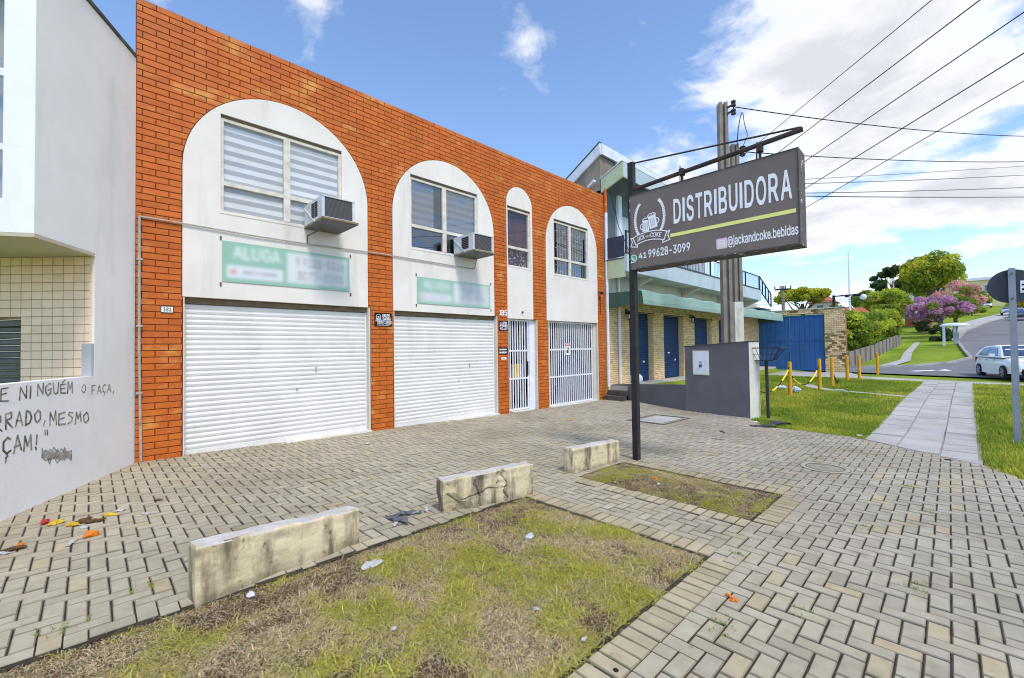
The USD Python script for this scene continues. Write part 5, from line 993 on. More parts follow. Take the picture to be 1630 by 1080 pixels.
m = MB(); m.bar((14.05, 4.72, 8.95), (14.05, 4.5, 8.98), .05); m.bar((14.05, 4.72, 8.75), (14.05, 4.52, 8.80), .05)
for z in (9.08, 8.98, 8.82, 8.72): c = trimesh.creation.cylinder(.07, .05, sections=10); c.apply_translation((14.08, 4.48, z)); m.tm(c)
m.bar((14.08, 4.48, 9.15), (14.08, 4.48, 8.68), .025); obj('insulator', m, K['insulator'], P1)
P2 = thing('utility_pole', 'shorter concrete utility pole with a white painted foot and stacked insulators', 'pole', (14.9, 4.75, -.15))
m = hpole(14.9, 4.75, 3.0, 8.1, .25, .22, .2); m.box((14.82, 4.71, 3.0), (14.98, 4.79, 8.05)); obj('shaft', turned(m, 14.9, 4.75, math.radians(-48)), K['pole_concrete'], P2)
m = MB(); m.box((14.76, 4.65, -.5), (15.03, 4.85, 2.995)); obj('white_foot', turned(m, 14.9, 4.75, math.radians(-48)), K['worn_white'], P2)
for z in (7.95, 7.72, 7.15, 6.9, 6.15, 5.4, 4.87):
    m = MB(); c = trimesh.creation.cylinder(.065, .06, sections=10); c.apply_translation((14.98, 4.52, z)); m.tm(c); c = trimesh.creation.cylinder(.09, .02, sections=10); c.apply_translation((14.98, 4.52, z + .03)); m.tm(c); m.bar((14.9, 4.66, z), (14.98, 4.52, z), .03); obj('insulator', m, K['insulator'], P2)
# overhead wires
def wire(a, b, r, sag, label, n=16, group='overhead wires'):
    a, b = np.array(a, float), np.array(b, float); t = np.linspace(0, 1, n)[:, None]; p = a + (b - a) * t; p[:, 2] -= (4 * sag * t * (1 - t))[:, 0]
    m = MB(); m.tube(p, r, 5, cap=False); obj('overhead_wire', m, K['wire'], label=label, cat='wire')
def beyond(a, b, k): a, b = np.array(a, float), np.array(b, float); return a + (b - a) * k
D_ = [((14.98, 4.52, 7.70), (8.36, .05, 6.40), 'faint uppermost of the five slanting wires running to the upper right'), ((14.98, 4.52, 6.95), (8.84, -.42, 6.39), 'second slanting wire from the top, leaving at the top edge'), ((14.98, 4.52, 6.17), (9.28, -.84, 6.21), 'middle slanting wire of the five, reaching the right edge highest'), ((14.98, 4.52, 5.42), (9.28, -.83, 5.64), 'fourth slanting wire from the top'), ((14.98, 4.52, 4.88), (9.28, -.82, 5.25), 'lowest slanting wire of the five')]
for k, (a, b, l) in enumerate(D_): wire(a, beyond(a, b, 2.6), (.007, .009, .009, .009, .007)[k], .0, l)
Wv = [((14.08, 4.48, 8.93), (30.95, -2.67, 11.56), .016, .75, 'thick uppermost level cable from the top of the tall pole'), ((14.98, 4.52, 7.83), (30.96, -2.64, 10.24), .016, .5, 'second level cable, crossing behind the end of the sign'), ((14.98, 4.55, 6.84), (30.96, -2.63, 9.81), .009, .1, 'thin level wire just below the second cable'), ((14.98, 4.55, 6.76), (30.96, -2.62, 9.45), .012, .2, 'fourth level wire from the top'), ((14.98, 4.55, 6.47), (30.96, -2.61, 8.84), .013, .15, 'fifth level wire from the top'), ((14.98, 4.55, 6.43), (30.96, -2.60, 8.40), .016, .15, 'lowest thick level cable on the right')]
for a, b, r, s, l in Wv: wire(a, beyond(a, b, 1.6), r, s * .6, l, 30)
def loop(pts, r, label):
    p = np.array(pts, float); t = np.linspace(0, 1, len(p)); tt = np.linspace(0, 1, 24); from_ = np.stack([np.interp(tt, t, p[:, k]) for k in range(3)], 1); m = MB(); m.tube(from_, r, 5, cap=False); obj('drop_cable', m, K['wire'], label=label, cat='wire')
loop([(14.6, 4.4, 8.92), (14.75, 4.5, 8.86), (14.7, 4.55, 8.5), (14.75, 4.6, 8.2), (14.8, 4.62, 7.95)], .014, 'looping drop cable from the top cable down to the short pole')
loop([(14.62, 4.38, 8.9), (14.98, 4.45, 8.7), (15.1, 4.4, 8.35), (15.0, 4.5, 8.05), (14.95, 4.55, 7.9)], .011, 'second looping drop cable at the short pole')
m = MB(); m.tube([(13.1, 8.3, 7.1), (13.6, 8.25, 5.9), (14.2, 8.2, 5.1), (15.2, 8.1, 4.9)], .012, 5); obj('hanging_cable', m, K['wire'], label='dark cable hanging down the balcony of the blue shuttered shop', cat='wire')
# ---------------------------------------------------------------- street furniture
WBk = thing('waste_basket', 'black wire waste basket on a thin post beside the meter wall', 'basket', (12.37, 3.28, gz(12.37)))
m = MB(); m.tube([(12.37, 3.28, -.3), (12.37, 3.30, 1.2)], .04, 10); obj('post', m, K['phone_bin_black'], WBk)
m = MB(); zb, zt = 1.21, 1.53
for (hx, hy, z, r) in ((.16, .20, zb, .012), (.22, .30, (zb + zt) / 2, .006), (.30, .40, zt, .016)):
    P = [(12.37 + a * hx, 3.32 + b * hy, z) for a, b in ((-1, -1), (1, -1), (1, 1), (-1, 1))]
    for a, b in zip(P, P[1:] + P[:1]): m.bar(a, b, r * 1.6)
for k in range(7):
    t = -1 + k / 3
    for s in (-1, 1): m.bar((12.37 + s * .16, 3.32 + t * .20, zb), (12.37 + s * .30, 3.32 + t * .40, zt), .008); m.bar((12.37 + t * .16, 3.32 + s * .2, zb), (12.37 + t * .3, 3.32 + s * .4, zt), .008)
m.box((12.24, 3.14, zb - .01), (12.5, 3.5, zb)); obj('basket', m, K['phone_bin_black'], WBk)
b0 = thing('bollard', 'yellow bollard nearest the waste basket, its chain hanging to the left', 'bollard', (0, 0, 0), group='yellow bollards on the lawn')
m = MB(); m.tube([(0, 0, -.15), (0, 0, 1.10)], .062, 12); obj('post', m, K['bollard_yellow'], b0); m = MB(); m.tube([(0, 0, 1.10), (0, 0, 1.115), (0, 0, 1.122)], [.064, .06, .035], 12); obj('cap', m, K['bollard_yellow'], b0)
BO = [(16.66, 3.752), (19.2, 3.383), (20.86, 3.263), (24.33, 3.25), (25.93, 3.01), (30.45, 2.759)]
first = stage.GetPrimAtPath(b0); first.GetAttribute('xformOp:translate').Set(Gf.Vec3d(BO[0][0], BO[0][1], float(gz(BO[0][0])))); ORG[b0] = np.array([*BO[0], gz(BO[0][0])])
for (x, y), l in zip(BO[1:], ('second yellow bollard from the waste basket, in front of the gate leaf', 'third yellow bollard from the waste basket, below the graffiti on the brick pier', 'fourth yellow bollard, just right of the brick pier', 'fifth yellow bollard, in front of the retaining wall', 'sixth and farthest yellow bollard by the side street')): dup(b0, (x, y, gz(x)), l)
def chain(a, b, sag, label, bands):
    a, b = np.array(a, float), np.array(b, float); t = np.linspace(0, 1, 26)[:, None]; p = a + (b - a) * t; p[:, 2] -= (4 * sag * t * (1 - t))[:, 0]
    T = thing('barrier_chain', label, 'chain', tuple(p[12])); m = MB(); m.tube(p, .016, 6); obj('cord', m, K['dark'], T)
    for u, v in bands:
        q = p[int(u * 25):int(v * 25) + 1]
        if len(q) > 1: m = MB(); m.tube(q, .024, 7); obj('yellow_sleeve', m, K['chain_yellow'], T)
z0 = lambda x: float(gz(x))
chain((12.7, 3.95, .75), (16.63, 3.75, z0(16.66) + .95), .62, 'yellow sleeved cord hanging from the first bollard towards the meter wall', [(.06, .2), (.56, .68), (.8, .97)])
chain((16.70, 3.74, z0(16.7) + .7), (19.17, 3.39, z0(19.2) + .85), .50, 'yellow sleeved cord between the first and second bollard', [(.1, .35), (.66, .92)])
m = MB(); m.tube([(20.9, 3.25, .5), (21.3, 3.2, .1), (21.9, 3.25, .0), (22.4, 3.3, .12)], .02, 6); obj('barrier_chain', m, K['dark'], label='dark loose cord lying by the third bollard', cat='chain')
RS = thing('road_sign', 'back of a round traffic sign on a galvanised post at the right edge', 'sign', (12.06, -.83, gz(12.06)))
m = MB(); m.box((12.03, -.875, -.6), (12.075, -.785, 2.96)); obj('post', m, K['galv'], RS)
def disk(x0, x1, r): c = trimesh.creation.cylinder(r, x1 - x0, sections=48); c.apply_transform(trimesh.transformations.rotation_matrix(np.pi / 2, (0, 1, 0))); c.apply_translation(((x0 + x1) / 2, -.83, 2.63)); return c
obj('disc', disk(12.08, 12.086, .31), K['signback'], RS, smooth=40); obj('face', disk(12.0865, 12.09, .305), K['print_white'], RS); 
m = MB(); m.box((12.076, -1.10, 2.50), (12.0795, -.93, 2.72)); st_ = obj('sticker', m, K['print_white'], RS); m = MB(); m.box((12.074, -1.07, 2.63), (12.0758, -.95, 2.66)); m.box((12.074, -1.03, 2.54), (12.0758, -.95, 2.58)); m.box((12.074, -1.07, 2.685), (12.0758, -.98, 2.695)); obj('print', m, K['print_black'], st_)
m = MB(); 
for z in (2.86, 2.40): c = trimesh.creation.cylinder(.018, .02, sections=8); c.apply_transform(trimesh.transformations.rotation_matrix(np.pi / 2, (0, 1, 0))); c.apply_translation((12.025, -.83, z)); m.tm(c)
obj('bolt', m, K['iron'], RS)
H = thing('hatch_cover', 'square steel framed hatch cover set in the paving before the low wall', 'hatch', (10.12, 5.1, gz(10.1)))
m = MB(); hp = sbox(9.39, 4.63, 10.86, 5.59)
m.prism(hp.difference(hp.buffer(-.05)), -.05, .012, on_ground); obj('frame', m, K['iron'], H)
m = MB(); m.prism(hp.buffer(-.058), -.05, .004, on_ground); obj('lid', m, K['concrete'], H); m = MB(); m.prism(hp.buffer(-.10).difference(hp.buffer(-.125)), .004, .010, on_ground); obj('rim', m, K['iron'], H)
MH = thing('manhole_cover', 'round iron manhole cover in the paving before the footpath', 'manhole', (7.52, 1.29, gz(7.5)))
m = MB(); m.prism(Point(7.52, 1.29).buffer(.29, 24).difference(Point(7.52, 1.29).buffer(.225, 24)), -.05, .006, on_ground); obj('ring', m, K['old_ring'], MH); m = MB(); m.prism(Point(7.52, 1.29).buffer(.235, 24).difference(Point(7.52, 1.29).buffer(.218, 24)), .0, .008, on_ground); m.prism(Point(7.52, 1.29).buffer(.302, 24).difference(Point(7.52, 1.29).buffer(.286, 24)), -.02, .003, on_ground); obj('gap', m, K['iron'], MH)
m = MB(); m.prism(Point(7.52, 1.29).buffer(.222, 24), -.05, .0, on_ground); pat = unary_union([sbox(7.52 - .2 + k * .05, 1.1, 7.52 - .18 + k * .05, 1.48) for k in range(9)]).intersection(Point(7.52, 1.29).buffer(.2)); m.prism(pat, .0, .006, on_ground); obj('lid', m, K['old_ring'], MH)
for i, (x, y, l) in enumerate(((10.85, 2.98, 'flat dark rubber flap lying on the paving edge by the waste basket'), (11.25, 2.78, 'raised dark rubber flap leaning beside the waste basket'))):
    X, Y = np.meshgrid(np.linspace(-.27, .27, 14), np.linspace(-.15, .15, 8), indexing='ij'); Zc = .02 + .06 * i * (1 - (X / .27) ** 2) + .012 * np.sin(X * 9) ; a = math.radians(-52 + 16 * i); keepY = Y * (1 - .35 * (X / .27) ** 2)
    P = np.stack([x + X * math.cos(a) - keepY * math.sin(a), y + X * math.sin(a) + keepY * math.cos(a), Zc], -1).reshape(-1, 3); P[:, 2] += gz(P[:, 0]); I = np.arange(112).reshape(14, 8)
    F = np.stack([I[:-1, :-1], I[1:, :-1], I[1:, 1:], I[:-1, 1:]], -1).reshape(-1, 4); m = MB(); m.add(P, F); m.add(P - (0, 0, .018), F[:, ::-1]); obj('rubber_flap', m, K['rubber'], label=l, cat='rubber mat')
bg = thing('shopping_bag', 'white plastic bag with a red print left before the first blue shutter', 'bag', (13.5, 7.62, .33))
s = trimesh.creation.icosphere(3, 1.0); v = np.array(s.vertices); v = v * (1 + .25 * (meshkit.fbm(v * 2.2 + 4, 3, 2) - .5)[:, None]); v = v * (.17, .24, .22); v[:, 2] = np.maximum(v[:, 2], -.13); w_ = v + (13.5, 7.62, .47); obj('sack', trimesh.Trimesh(w_, s.faces, process=False), K['plastic_white'], bg, smooth=True)
f = (v[s.faces].mean(1)[:, 0] < -.09) & (abs(v[s.faces].mean(1)[:, 1] + .02) < .12) & (abs(v[s.faces].mean(1)[:, 2]) < .09); pm = trimesh.Trimesh(w_ + v * .03, s.faces[f], process=False); pm.remove_unreferenced_vertices(); obj('red_print', pm, K['print_red'], bg)
# ---------------------------------------------------------------- litter
def crumple(x, y, sx, sy, sz, seed, rot=0.0, on=0.0):
    s = trimesh.creation.icosphere(2, 1.0); v = np.array(s.vertices); n = meshkit.fbm(v * 1.7 + seed * 3.3, 3, seed); a = np.arctan2(v[:, 1], v[:, 0]); rr = 1 + .35 * np.sin(a * 2 + seed) + .25 * np.sin(a * 5 + 2 * seed); thin = sz < .025; v = v * (.45 + 1.0 * n)[:, None]; v[:, :2] *= rr[:, None]; v = v * (sx, sy, sz); v[:, 2] += (.35 * sx * (meshkit.fbm(np.c_[v[:, :2] / sx * 1.5, v[:, :1] * 0] + seed, 3, seed) - .4) if thin else 0); c, q = math.cos(rot), math.sin(rot); v = np.c_[v[:, 0] * c - v[:, 1] * q, v[:, 0] * q + v[:, 1] * c, v[:, 2]]; v[:, 2] -= v[:, 2].min() + .002
    return trimesh.Trimesh(v + (x, y, gz(x) + on), s.faces, process=False)
LI = [('orange_peel', .02, 5.35, .05, .05, .035, 'orange_peel', 'half orange peel nearest the white paper scrap on the paving'), ('paper_scrap', -.10, 5.28, .07, .04, .012, 'paper', 'white scrap beside the half orange peel'),
      ('banana_peel', .16, 5.90, .08, .035, .02, 'banana', 'yellow banana peel on the paving near the white wall'), ('paper_scrap', .24, 6.02, .07, .04, .008, 'paper', 'white scrap just behind the banana peel'), ('paper_scrap', .42, 5.72, .06, .035, .006, 'paper', 'small white scrap right of the banana peel'),
      ('food_scrap', -.04, 5.86, .09, .05, .02, 'brown_scrap', 'brown food scrap left of the banana peel'), ('food_scrap', -.10, 5.80, .06, .06, .02, 'banana', 'yellow peel scrap in the middle of the litter'), ('food_scrap', .05, 5.78, .08, .05, .02, 'brown_scrap', 'dark peel scrap in the middle of the litter'), ('food_scrap', -.21, 5.96, .06, .05, .025, 'banana', 'ochre peel scrap beside the red scrap'), ('red_scrap', -.29, 6.05, .05, .04, .03, 'red_scrap', 'small red scrap at the left end of the litter'), ('paper_scrap', -.02, 5.66, .05, .03, .01, 'paper', 'tiny white scrap below the brown peels'), ('food_scrap', .55, 6.15, .06, .03, .01, 'brown_scrap', 'pale brown crumbs beyond the banana peel'),
      ('peel_heap', -.44, 5.42, .10, .045, .02, 'brown_scrap', 'dark peels at the left edge of the picture'), ('red_scrap', -.40, 5.46, .04, .03, .025, 'orange_peel', 'orange scrap among the dark peels at the left edge'), ('paper_scrap', -.48, 5.37, .05, .03, .012, 'paper', 'pale scrap among the dark peels at the left edge'),
      ('white_plate', 1.52, 3.08, .085, .06, .02, 'paper', 'crumpled white plastic lying in front of the longest concrete block'), ('paper_scrap', 2.74, 2.60, .05, .05, .02, 'plastic_white', 'clear plastic scrap in the grass in front of the middle block'), ('paper_scrap', .77, 3.27, .035, .025, .018, 'plastic_white', 'bluish bottle cap at the foot of the longest block'),
      ('foil_wrapper', 2.16, 3.80, .17, .09, .015, 'foil', 'flattened silver and black foil between the first two blocks'), ('foil_wrapper', 2.30, 3.86, .13, .06, .02, 'foil', 'dark foil strip between the first two blocks'), ('paper_scrap', 2.08, 3.72, .05, .03, .012, 'paper', 'white scrap on the foil'), ('paper_scrap', 2.47, 3.79, .03, .03, .035, 'paper', 'small white lump beside the foil'),
      ('orange_peel', 5.2, 2.69, .035, .035, .03, 'orange_peel', 'orange peel in the small bed by the sign post'), ('paper_scrap', 5.03, 2.56, .03, .025, .02, 'paper', 'white scrap beside the orange peel in the small bed'), ('paper_scrap', 4.75, 3.0, .03, .02, .008, 'paper', 'pale scrap at the left side of the small bed'), ('orange_peel', 3.06, 1.07, .028, .022, .012, 'orange_peel', 'upper orange peel on the paving in front of the beds'), ('orange_peel', 3.03, 1.03, .028, .02, .012, 'orange_peel', 'lower orange peel on the paving in front of the beds'),
      ('yellow_leaf', 8.45, 6.56, .09, .06, .02, 'banana', 'yellow leaf on the paving in front of the garage gate'), ('paper_scrap', 3.58, 7.37, .08, .05, .008, 'paper', 'white paper on the paving before the first roller shutter'), ('paper_scrap', 1.27, 2.3, .025, .015, .01, 'paper', 'tiny white scrap in the large bed'), ('paper_scrap', 2.0, 1.85, .02, .015, .012, 'paper', 'tiny white scrap in the front of the large bed'), ('paper_scrap', 1.98, 1.47, .02, .012, .012, 'paper', 'cigarette end at the front edge of the large bed'), ('black_scrap', 9.44, 3.37, .12, .05, .012, 'rubber', 'flat black scrap on the paving before the meter wall'), ('paper_scrap', 9.45, .05, .05, .03, .01, 'rubber', 'dark scrap on the near end of the footpath'), ('paper_scrap', 10.95, 1.3, .09, .05, .02, 'paper', 'white and black scrap at the left side of the footpath'),
      ('plastic_scrap', 18.3, 4.4, .28, .12, .10, 'plastic_white', 'white plastic bag on the lawn behind the waste basket'), ('plastic_scrap', 17.6, 3.8, .22, .14, .14, 'plastic_white', 'white plastic bag on the lawn by the first bollard'), ('plastic_scrap', 19.0, 2.75, .2, .06, .03, 'plastic_white', 'white strip on the lawn by the second bollard'), ('stone', 11.2, 3.25, .05, .04, .03, 'worn_white', 'small pale stone at the foot of the waste basket')]
for k, (nm, x, y, sx, sy, sz, mt, lb) in enumerate(LI): obj(nm, crumple(x, y, sx * .78, sy * .78, sz * .8, k + 1, k * 1.3, .0 if not PLANT1.contains(Point(x, y)) else .02), K[mt], smooth=25, label=lb, cat=nm.replace('_', ' '))
m = MB(); m.prism(Point(1.93, 1.235).buffer(.014), .0, .006, on_ground); obj('paving_stud', m, K['dark'], label='small dark round stud on a tan edge paver', cat='stud')
# ---------------------------------------------------------------- cars
def car(label, loc, rotz, body='car_white', detail=True, group=None):
    """hatchback, nose towards +x"""
    T = thing('car', label, 'car', loc, group); 
    R = math.radians(rotz); 
    def P(v): v = np.asarray(v, float); return np.c_[loc[0] + v[:, 0] * math.cos(R) - v[:, 1] * math.sin(R), loc[1] + v[:, 0] * math.sin(R) + v[:, 1] * math.cos(R), loc[2] + v[:, 2]]
    xs = np.array([-1.93, -1.88, -1.7, -1.4, -1.0, -.5, 0, .4, .75, 1.1, 1.5, 1.8, 1.95, 2.0]); top = np.array([.75, .9, .98, 1.0, .99, .97, .95, .95, .96, .93, .87, .80, .70, .55]); bot = np.array([.42, .3, .27, .25, .22, .2, .2, .2, .2, .22, .24, .26, .3, .38]); hw = np.array([.66, .74, .79, .82, .83, .84, .84, .84, .83, .82, .80, .75, .66, .55])
    V = []; nsec = 12
    for x, t, b, w in zip(xs, top, bot, hw):
        for k in range(nsec): a = np.pi * k / (nsec - 1); yy = -w * np.cos(a); V.append((x, np.sign(yy) * w * abs(np.cos(a)) ** .28 if abs(yy) > 1e-6 else 0, b + (t - b) * (np.sin(a) ** .42)))
    I = np.arange(len(V)).reshape(len(xs), nsec); F = np.stack([I[:-1, :-1], I[1:, :-1], I[1:, 1:], I[:-1, 1:]], -1).reshape(-1, 4); m = MB(); m.add(P(V), F)
    for e in (0, len(xs) - 1): c = len(V); VV = np.array([V[i] for i in I[e]]); m.add(P(np.r_[VV, [VV.mean(0)]]), [[k, k + 1, nsec] for k in range(nsec - 1)])
    gx = [(-1.86, .95), (-1.62, 1.28), (-1.25, 1.44), (-.4, 1.485), (.2, 1.45), (.55, 1.3), (1.12, .95)]; gV = []
    for x, z in gx:
        w = .80 - .26 * max(0, (z - .95) / .53); zb = .93
        for y, zz in ((-.80, zb), (-w, z - .02), (-w * .8, z), (w * .8, z), (w, z - .02), (.80, zb)): gV.append((x, y, zz))
    I = np.arange(len(gV)).reshape(len(gx), 6); m.add(P(gV), np.stack([I[:-1, :-1], I[1:, :-1], I[1:, 1:], I[:-1, 1:]], -1).reshape(-1, 4)); obj('body', m, K[body], T, smooth=40)
    def yat(z): return .80 - .26 * (z - .95) / .53 + .006
    for nm, Q in (('rear_side_window', [(-1.45, 1.0), (-1.28, 1.33), (-.62, 1.39), (-.55, 1.0)]), ('front_side_window', [(-.48, 1.0), (-.54, 1.39), (.15, 1.36), (.62, 1.0)])):
        for s in (-1, 1): m = MB(); m.add(P([(x, s * yat(z), z) for x, z in Q]), [[0, 1, 2, 3]]); obj(nm, m, K['car_glass'], T)
    m = MB(); m.add(P([(1.06, -.70, 1.0), (1.06, .70, 1.0), (.30, .52, 1.425), (.30, -.52, 1.425)]) + (0, 0, .012), [[0, 1, 2, 3]]); obj('windscreen', m, K['car_glass'], T)
    m = MB(); m.add(P([(-1.86, -.66, 1.0), (-1.86, .66, 1.0), (-1.60, .5, 1.33), (-1.60, -.5, 1.33)]), [[0, 3, 2, 1]]); obj('rear_window', m, K['car_glass'], T)
    for x in (-1.22, 1.26):
        for s in (-1, 1):
            c = trimesh.creation.cylinder(.30, .2, sections=24); c.apply_transform(trimesh.transformations.rotation_matrix(np.pi / 2, (1, 0, 0))); c.apply_translation((x, s * .755, .30)); wl = obj('wheel', trimesh.Trimesh(P(c.vertices), c.faces, process=False), K['tyre'], T, smooth=40)
            c = trimesh.creation.cylinder(.2, .03, sections=20); c.apply_transform(trimesh.transformations.rotation_matrix(np.pi / 2, (1, 0, 0))); c.apply_translation((x, s * .85, .30)); m = MB(); m.tm(trimesh.Trimesh(P(c.vertices), c.faces, process=False)); obj('rim', m, K['rim'], wl)
            if detail:
                m = MB()
                for k in range(5): a = k * 1.2566; v = np.array([(x + .05 * math.cos(a - .5), s * .868, .3 + .05 * math.sin(a - .5)), (x + .18 * math.cos(a - .18), s * .868, .3 + .18 * math.sin(a - .18)), (x + .18 * math.cos(a + .3), s * .868, .3 + .18 * math.sin(a + .3))]); m.add(P(v), [[0, 1, 2]])
                obj('spoke_gap', m, K['tyre'], wl)
    for s in (-1, 1):
        m = MB(); m.add(P([(1.98, s * .40, .62), (1.80, s * .735, .66), (1.72, s * .76, .76), (1.93, s * .42, .74)]) + (0, 0, .012), [[0, 1, 2, 3]]); obj('headlight', m, K['lamp_clear'], T)
        m = MB(); m.box((-1.96, s * .62 - .12, .68), (-1.87, s * .62 + .12, .9), fn=P); obj('tail_light', m, K['print_red'], T)
        if detail: m = MB(); m.box((.42, s * .92 - .09, .98), (.56, s * .92 + .09, 1.1), fn=P); obj('mirror', m, K[body], T); m = MB(); m.box((-.4, s * .847 - .01, .80), (-.25, s * .847 + .01, .83), fn=P); m.box((.45, s * .847 - .01, .80), (.6, s * .847 + .01, .83), fn=P); obj('door_handle', m, K['car_dark'], T)
    m = MB(); m.box((1.96, -.36, .58), (2.012, .36, .66), fn=P); m.box((1.93, -.5, .34), (2.008, .5, .47), fn=P); obj('grille', m, K['tyre'], T)
    return T
def heading(dx, dy): return math.degrees(math.atan2(dy, dx))
hx, hy = -.97, -.25
car('white hatchback coming out of the side street behind the round sign', (31.2 + hx * 1.22 - .25 * -.76 * -1 - 0, -1.05 + hy * 1.22 - .97 * .76, -.03), heading(hx, hy))
car('small white car far up the hill, alone in the lane', (150, -6.3, float(gz(150)) + .02), 180, 'car_white', False)
for x, y, b, l in ((112, -7.2, 'car_silver', 'silver car parked leftmost of the far row beside the round sign post'), (104, -7.6, 'car_white', 'white car parked in the far row right of the sign post'), (95, -7.4, 'car_dark', 'dark car parked rightmost of the far row')): car(l, (x, y, float(gz(x)) + .02), 175, b, False)
# ---------------------------------------------------------------- trees and shrubs
def tree(name, label, cat, base, crown, mat, n, leaf, trunk=.2, seed=1, kind='round', clumps=26, mat2=None, spread=1.0, branches=7, trunk_top=None):
    """crown: (centre xyz, half sizes xyz); leaf-sized quads gathered in clumps, gaps between them"""
    r = np.random.default_rng(seed); c, hs = np.array(crown[0], float), np.array(crown[1], float); base = np.array(base, float); T = thing(name, label, cat, tuple(base))
    u = r.normal(0, 1, (clumps, 3)); u /= np.linalg.norm(u, axis=1, keepdims=True); rad = r.uniform(.45, 1.0, clumps) ** .6
    if kind == 'umbrella': u[:, 2] = abs(u[:, 2]) * .9
    cc = c + u * rad[:, None] * hs * .82; cs = r.uniform(.22, .42, clumps) * hs.min() * 1.25 * spread
    m = MB()
    tt = c - (0, 0, hs[2] * .35) if trunk_top is None else np.array(trunk_top, float)
    bend = r.normal(0, trunk * .8, 3) * (1, 1, 0)
    m.tube([base - (0, 0, .3), base + (tt - base) * .35 + bend, base + (tt - base) * .7 - bend, tt], [trunk * 1.25, trunk, trunk * .8, trunk * .6], 9); obj('trunk', m, K['bark'], T)
    m = MB(); s0 = base + (tt - base) * .65
    for k in range(min(branches, clumps)): e = cc[k]; mid = (s0 + e) / 2 + r.normal(0, .12, 3) * hs; m.tube([s0, mid, e], [trunk * .5, trunk * .28, trunk * .1], 6)
    obj('branches', m, K['bark'], T)
    def leaves(idx, mt, nm):
        per = np.maximum(1, (n * cs[idx] ** 2 / (cs ** 2).sum()).astype(int)); P = []; sh = []
        for i, q in zip(idx, per):
            d = r.normal(0, 1, (q, 3)); d /= np.linalg.norm(d, axis=1, keepdims=True); P.append(cc[i] + d * (r.uniform(.5, 1.05, q) ** .7)[:, None] * cs[i] * (1, 1, .75)); sh.append(np.full(q, r.uniform(.75, 1.15)))
        P = np.vstack(P); sh = np.concatenate(sh); q = len(P); a = r.normal(0, 1, (q, 3)); a /= np.linalg.norm(a, axis=1, keepdims=True); b = np.cross(a, r.normal(0, 1, (q, 3))); b /= np.linalg.norm(b, axis=1, keepdims=True); s = (leaf * r.uniform(.6, 1.3, q))[:, None]
        V = np.stack([P - a * s, P - b * s * .55 + (0, 0, .0), P + a * s, P + b * s * .55], 1).reshape(-1, 3); o = np.arange(q)[:, None] * 4; F = np.concatenate([o + [0, 1, 2], o + [0, 2, 3]], 1).reshape(-1, 3)
        tint = (sh * r.uniform(.8, 1.15, q))[:, None] * (1 + r.normal(0, .05, (q, 3))); mb = MB(); mb.add(V, F, np.repeat(tint, 4, 0)); obj(nm, mb, K[mt], T)
    if mat2 is None: leaves(np.arange(clumps), mat, 'crown')
    else:
        k = r.random(clumps) < (.5 if mat2 in ('leaf_mid',) else .3); leaves(np.where(k)[0], mat, 'crown'); leaves(np.where(~k)[0], mat2, 'blossom')
    return T
G = lambda x: float(gz(x))
tree('umbrella_tree', 'flat crowned lime green tree rising behind the blue gate', 'tree', (82.8, 16.6, 3.2), ((82.8, 16.6, 8.9), (3.4, 4.9, 2.1)), 'leaf_lime', 9000, .26, .35, 2, 'umbrella', 34, spread=.9)
tree('tall_tree', 'tall round lime green tree above the pink blossom', 'tree', (86, 2.3, G(86)), ((86.5, 1.6, 11.5), (3.2, 3.7, 3.1)), 'leaf_lime', 12000, .24, .4, 3, 'round', 42, 'leaf_mid', spread=.95)
tree('dark_tree', 'sparse dark leaved tree left of the tall lime tree', 'tree', (93, 5.6, G(93)), ((93.2, 6.1, 11.3), (3.0, 3.4, 3.2)), 'leaf_dark', 2600, .34, .25, 4, 'round', 34, spread=.42, branches=30)
tree('pink_tree', 'pink blossoming tree right of the kiosk', 'tree', (72, -.4, G(72)), ((72, -.7, 6.5), (2.2, 2.7, 2.3)), 'leaf_mid', 8000, .15, .2, 5, 'round', 40, 'leaf_pink', spread=.85)
tree('purple_tree', 'purple blossoming tree with a forked trunk beside the kiosk', 'tree', (62.6, .5, G(62)), ((65.5, .5, 5.3), (2.4, 3.7, 1.6)), 'leaf_mid', 9000, .13, .22, 6, 'round', 46, 'leaf_purple', spread=.8)
tree('purple_tree', 'small purple tree behind the red roof', 'tree', (96, 10.6, 4.0), ((96, 10.6, 6.4), (1.6, 2.0, 1.6)), 'leaf_purple', 3500, .18, .15, 7, 'round', 16)
tree('drooping_tree', 'dark drooping green tree behind the hedge', 'tree', (79, 6.1, G(79)), ((79.2, 6.1, 6.9), (2.2, 2.7, 2.6)), 'leaf_mid', 6000, .22, .25, 8, 'round', 26, 'leaf_bush')
tree('ivy_trunk', 'thick ivy covered trunk under the tall lime tree', 'tree', (75, 2.3, G(75)), ((75.5, 2.3, 4.5), (.9, 1.0, 2.0)), 'leaf_dark', 3000, .16, .3, 9, 'round', 22)
tree('round_bush', 'dark bush at the foot of the purple tree beside the kiosk', 'bush', (60.5, .7, G(60)), ((60.5, .7, 2.35), (.9, 1.25, 1.15)), 'leaf_dark', 3200, .12, .08, 10, 'round', 22)
tree('green_tree', 'mid green tree behind the white pole', 'tree', (140, 15, 8.7), ((140, 15, 12.6), (3, 3.2, 2.6)), 'leaf_mid', 3200, .4, .3, 11, 'round', 20)
tree('green_tree', 'broad green tree at the left of the red tiled house', 'tree', (88, 12.5, 4.2), ((88, 12.5, 6.4), (2.5, 2.6, 1.5)), 'leaf_mid', 3200, .24, .2, 19, 'round', 20)
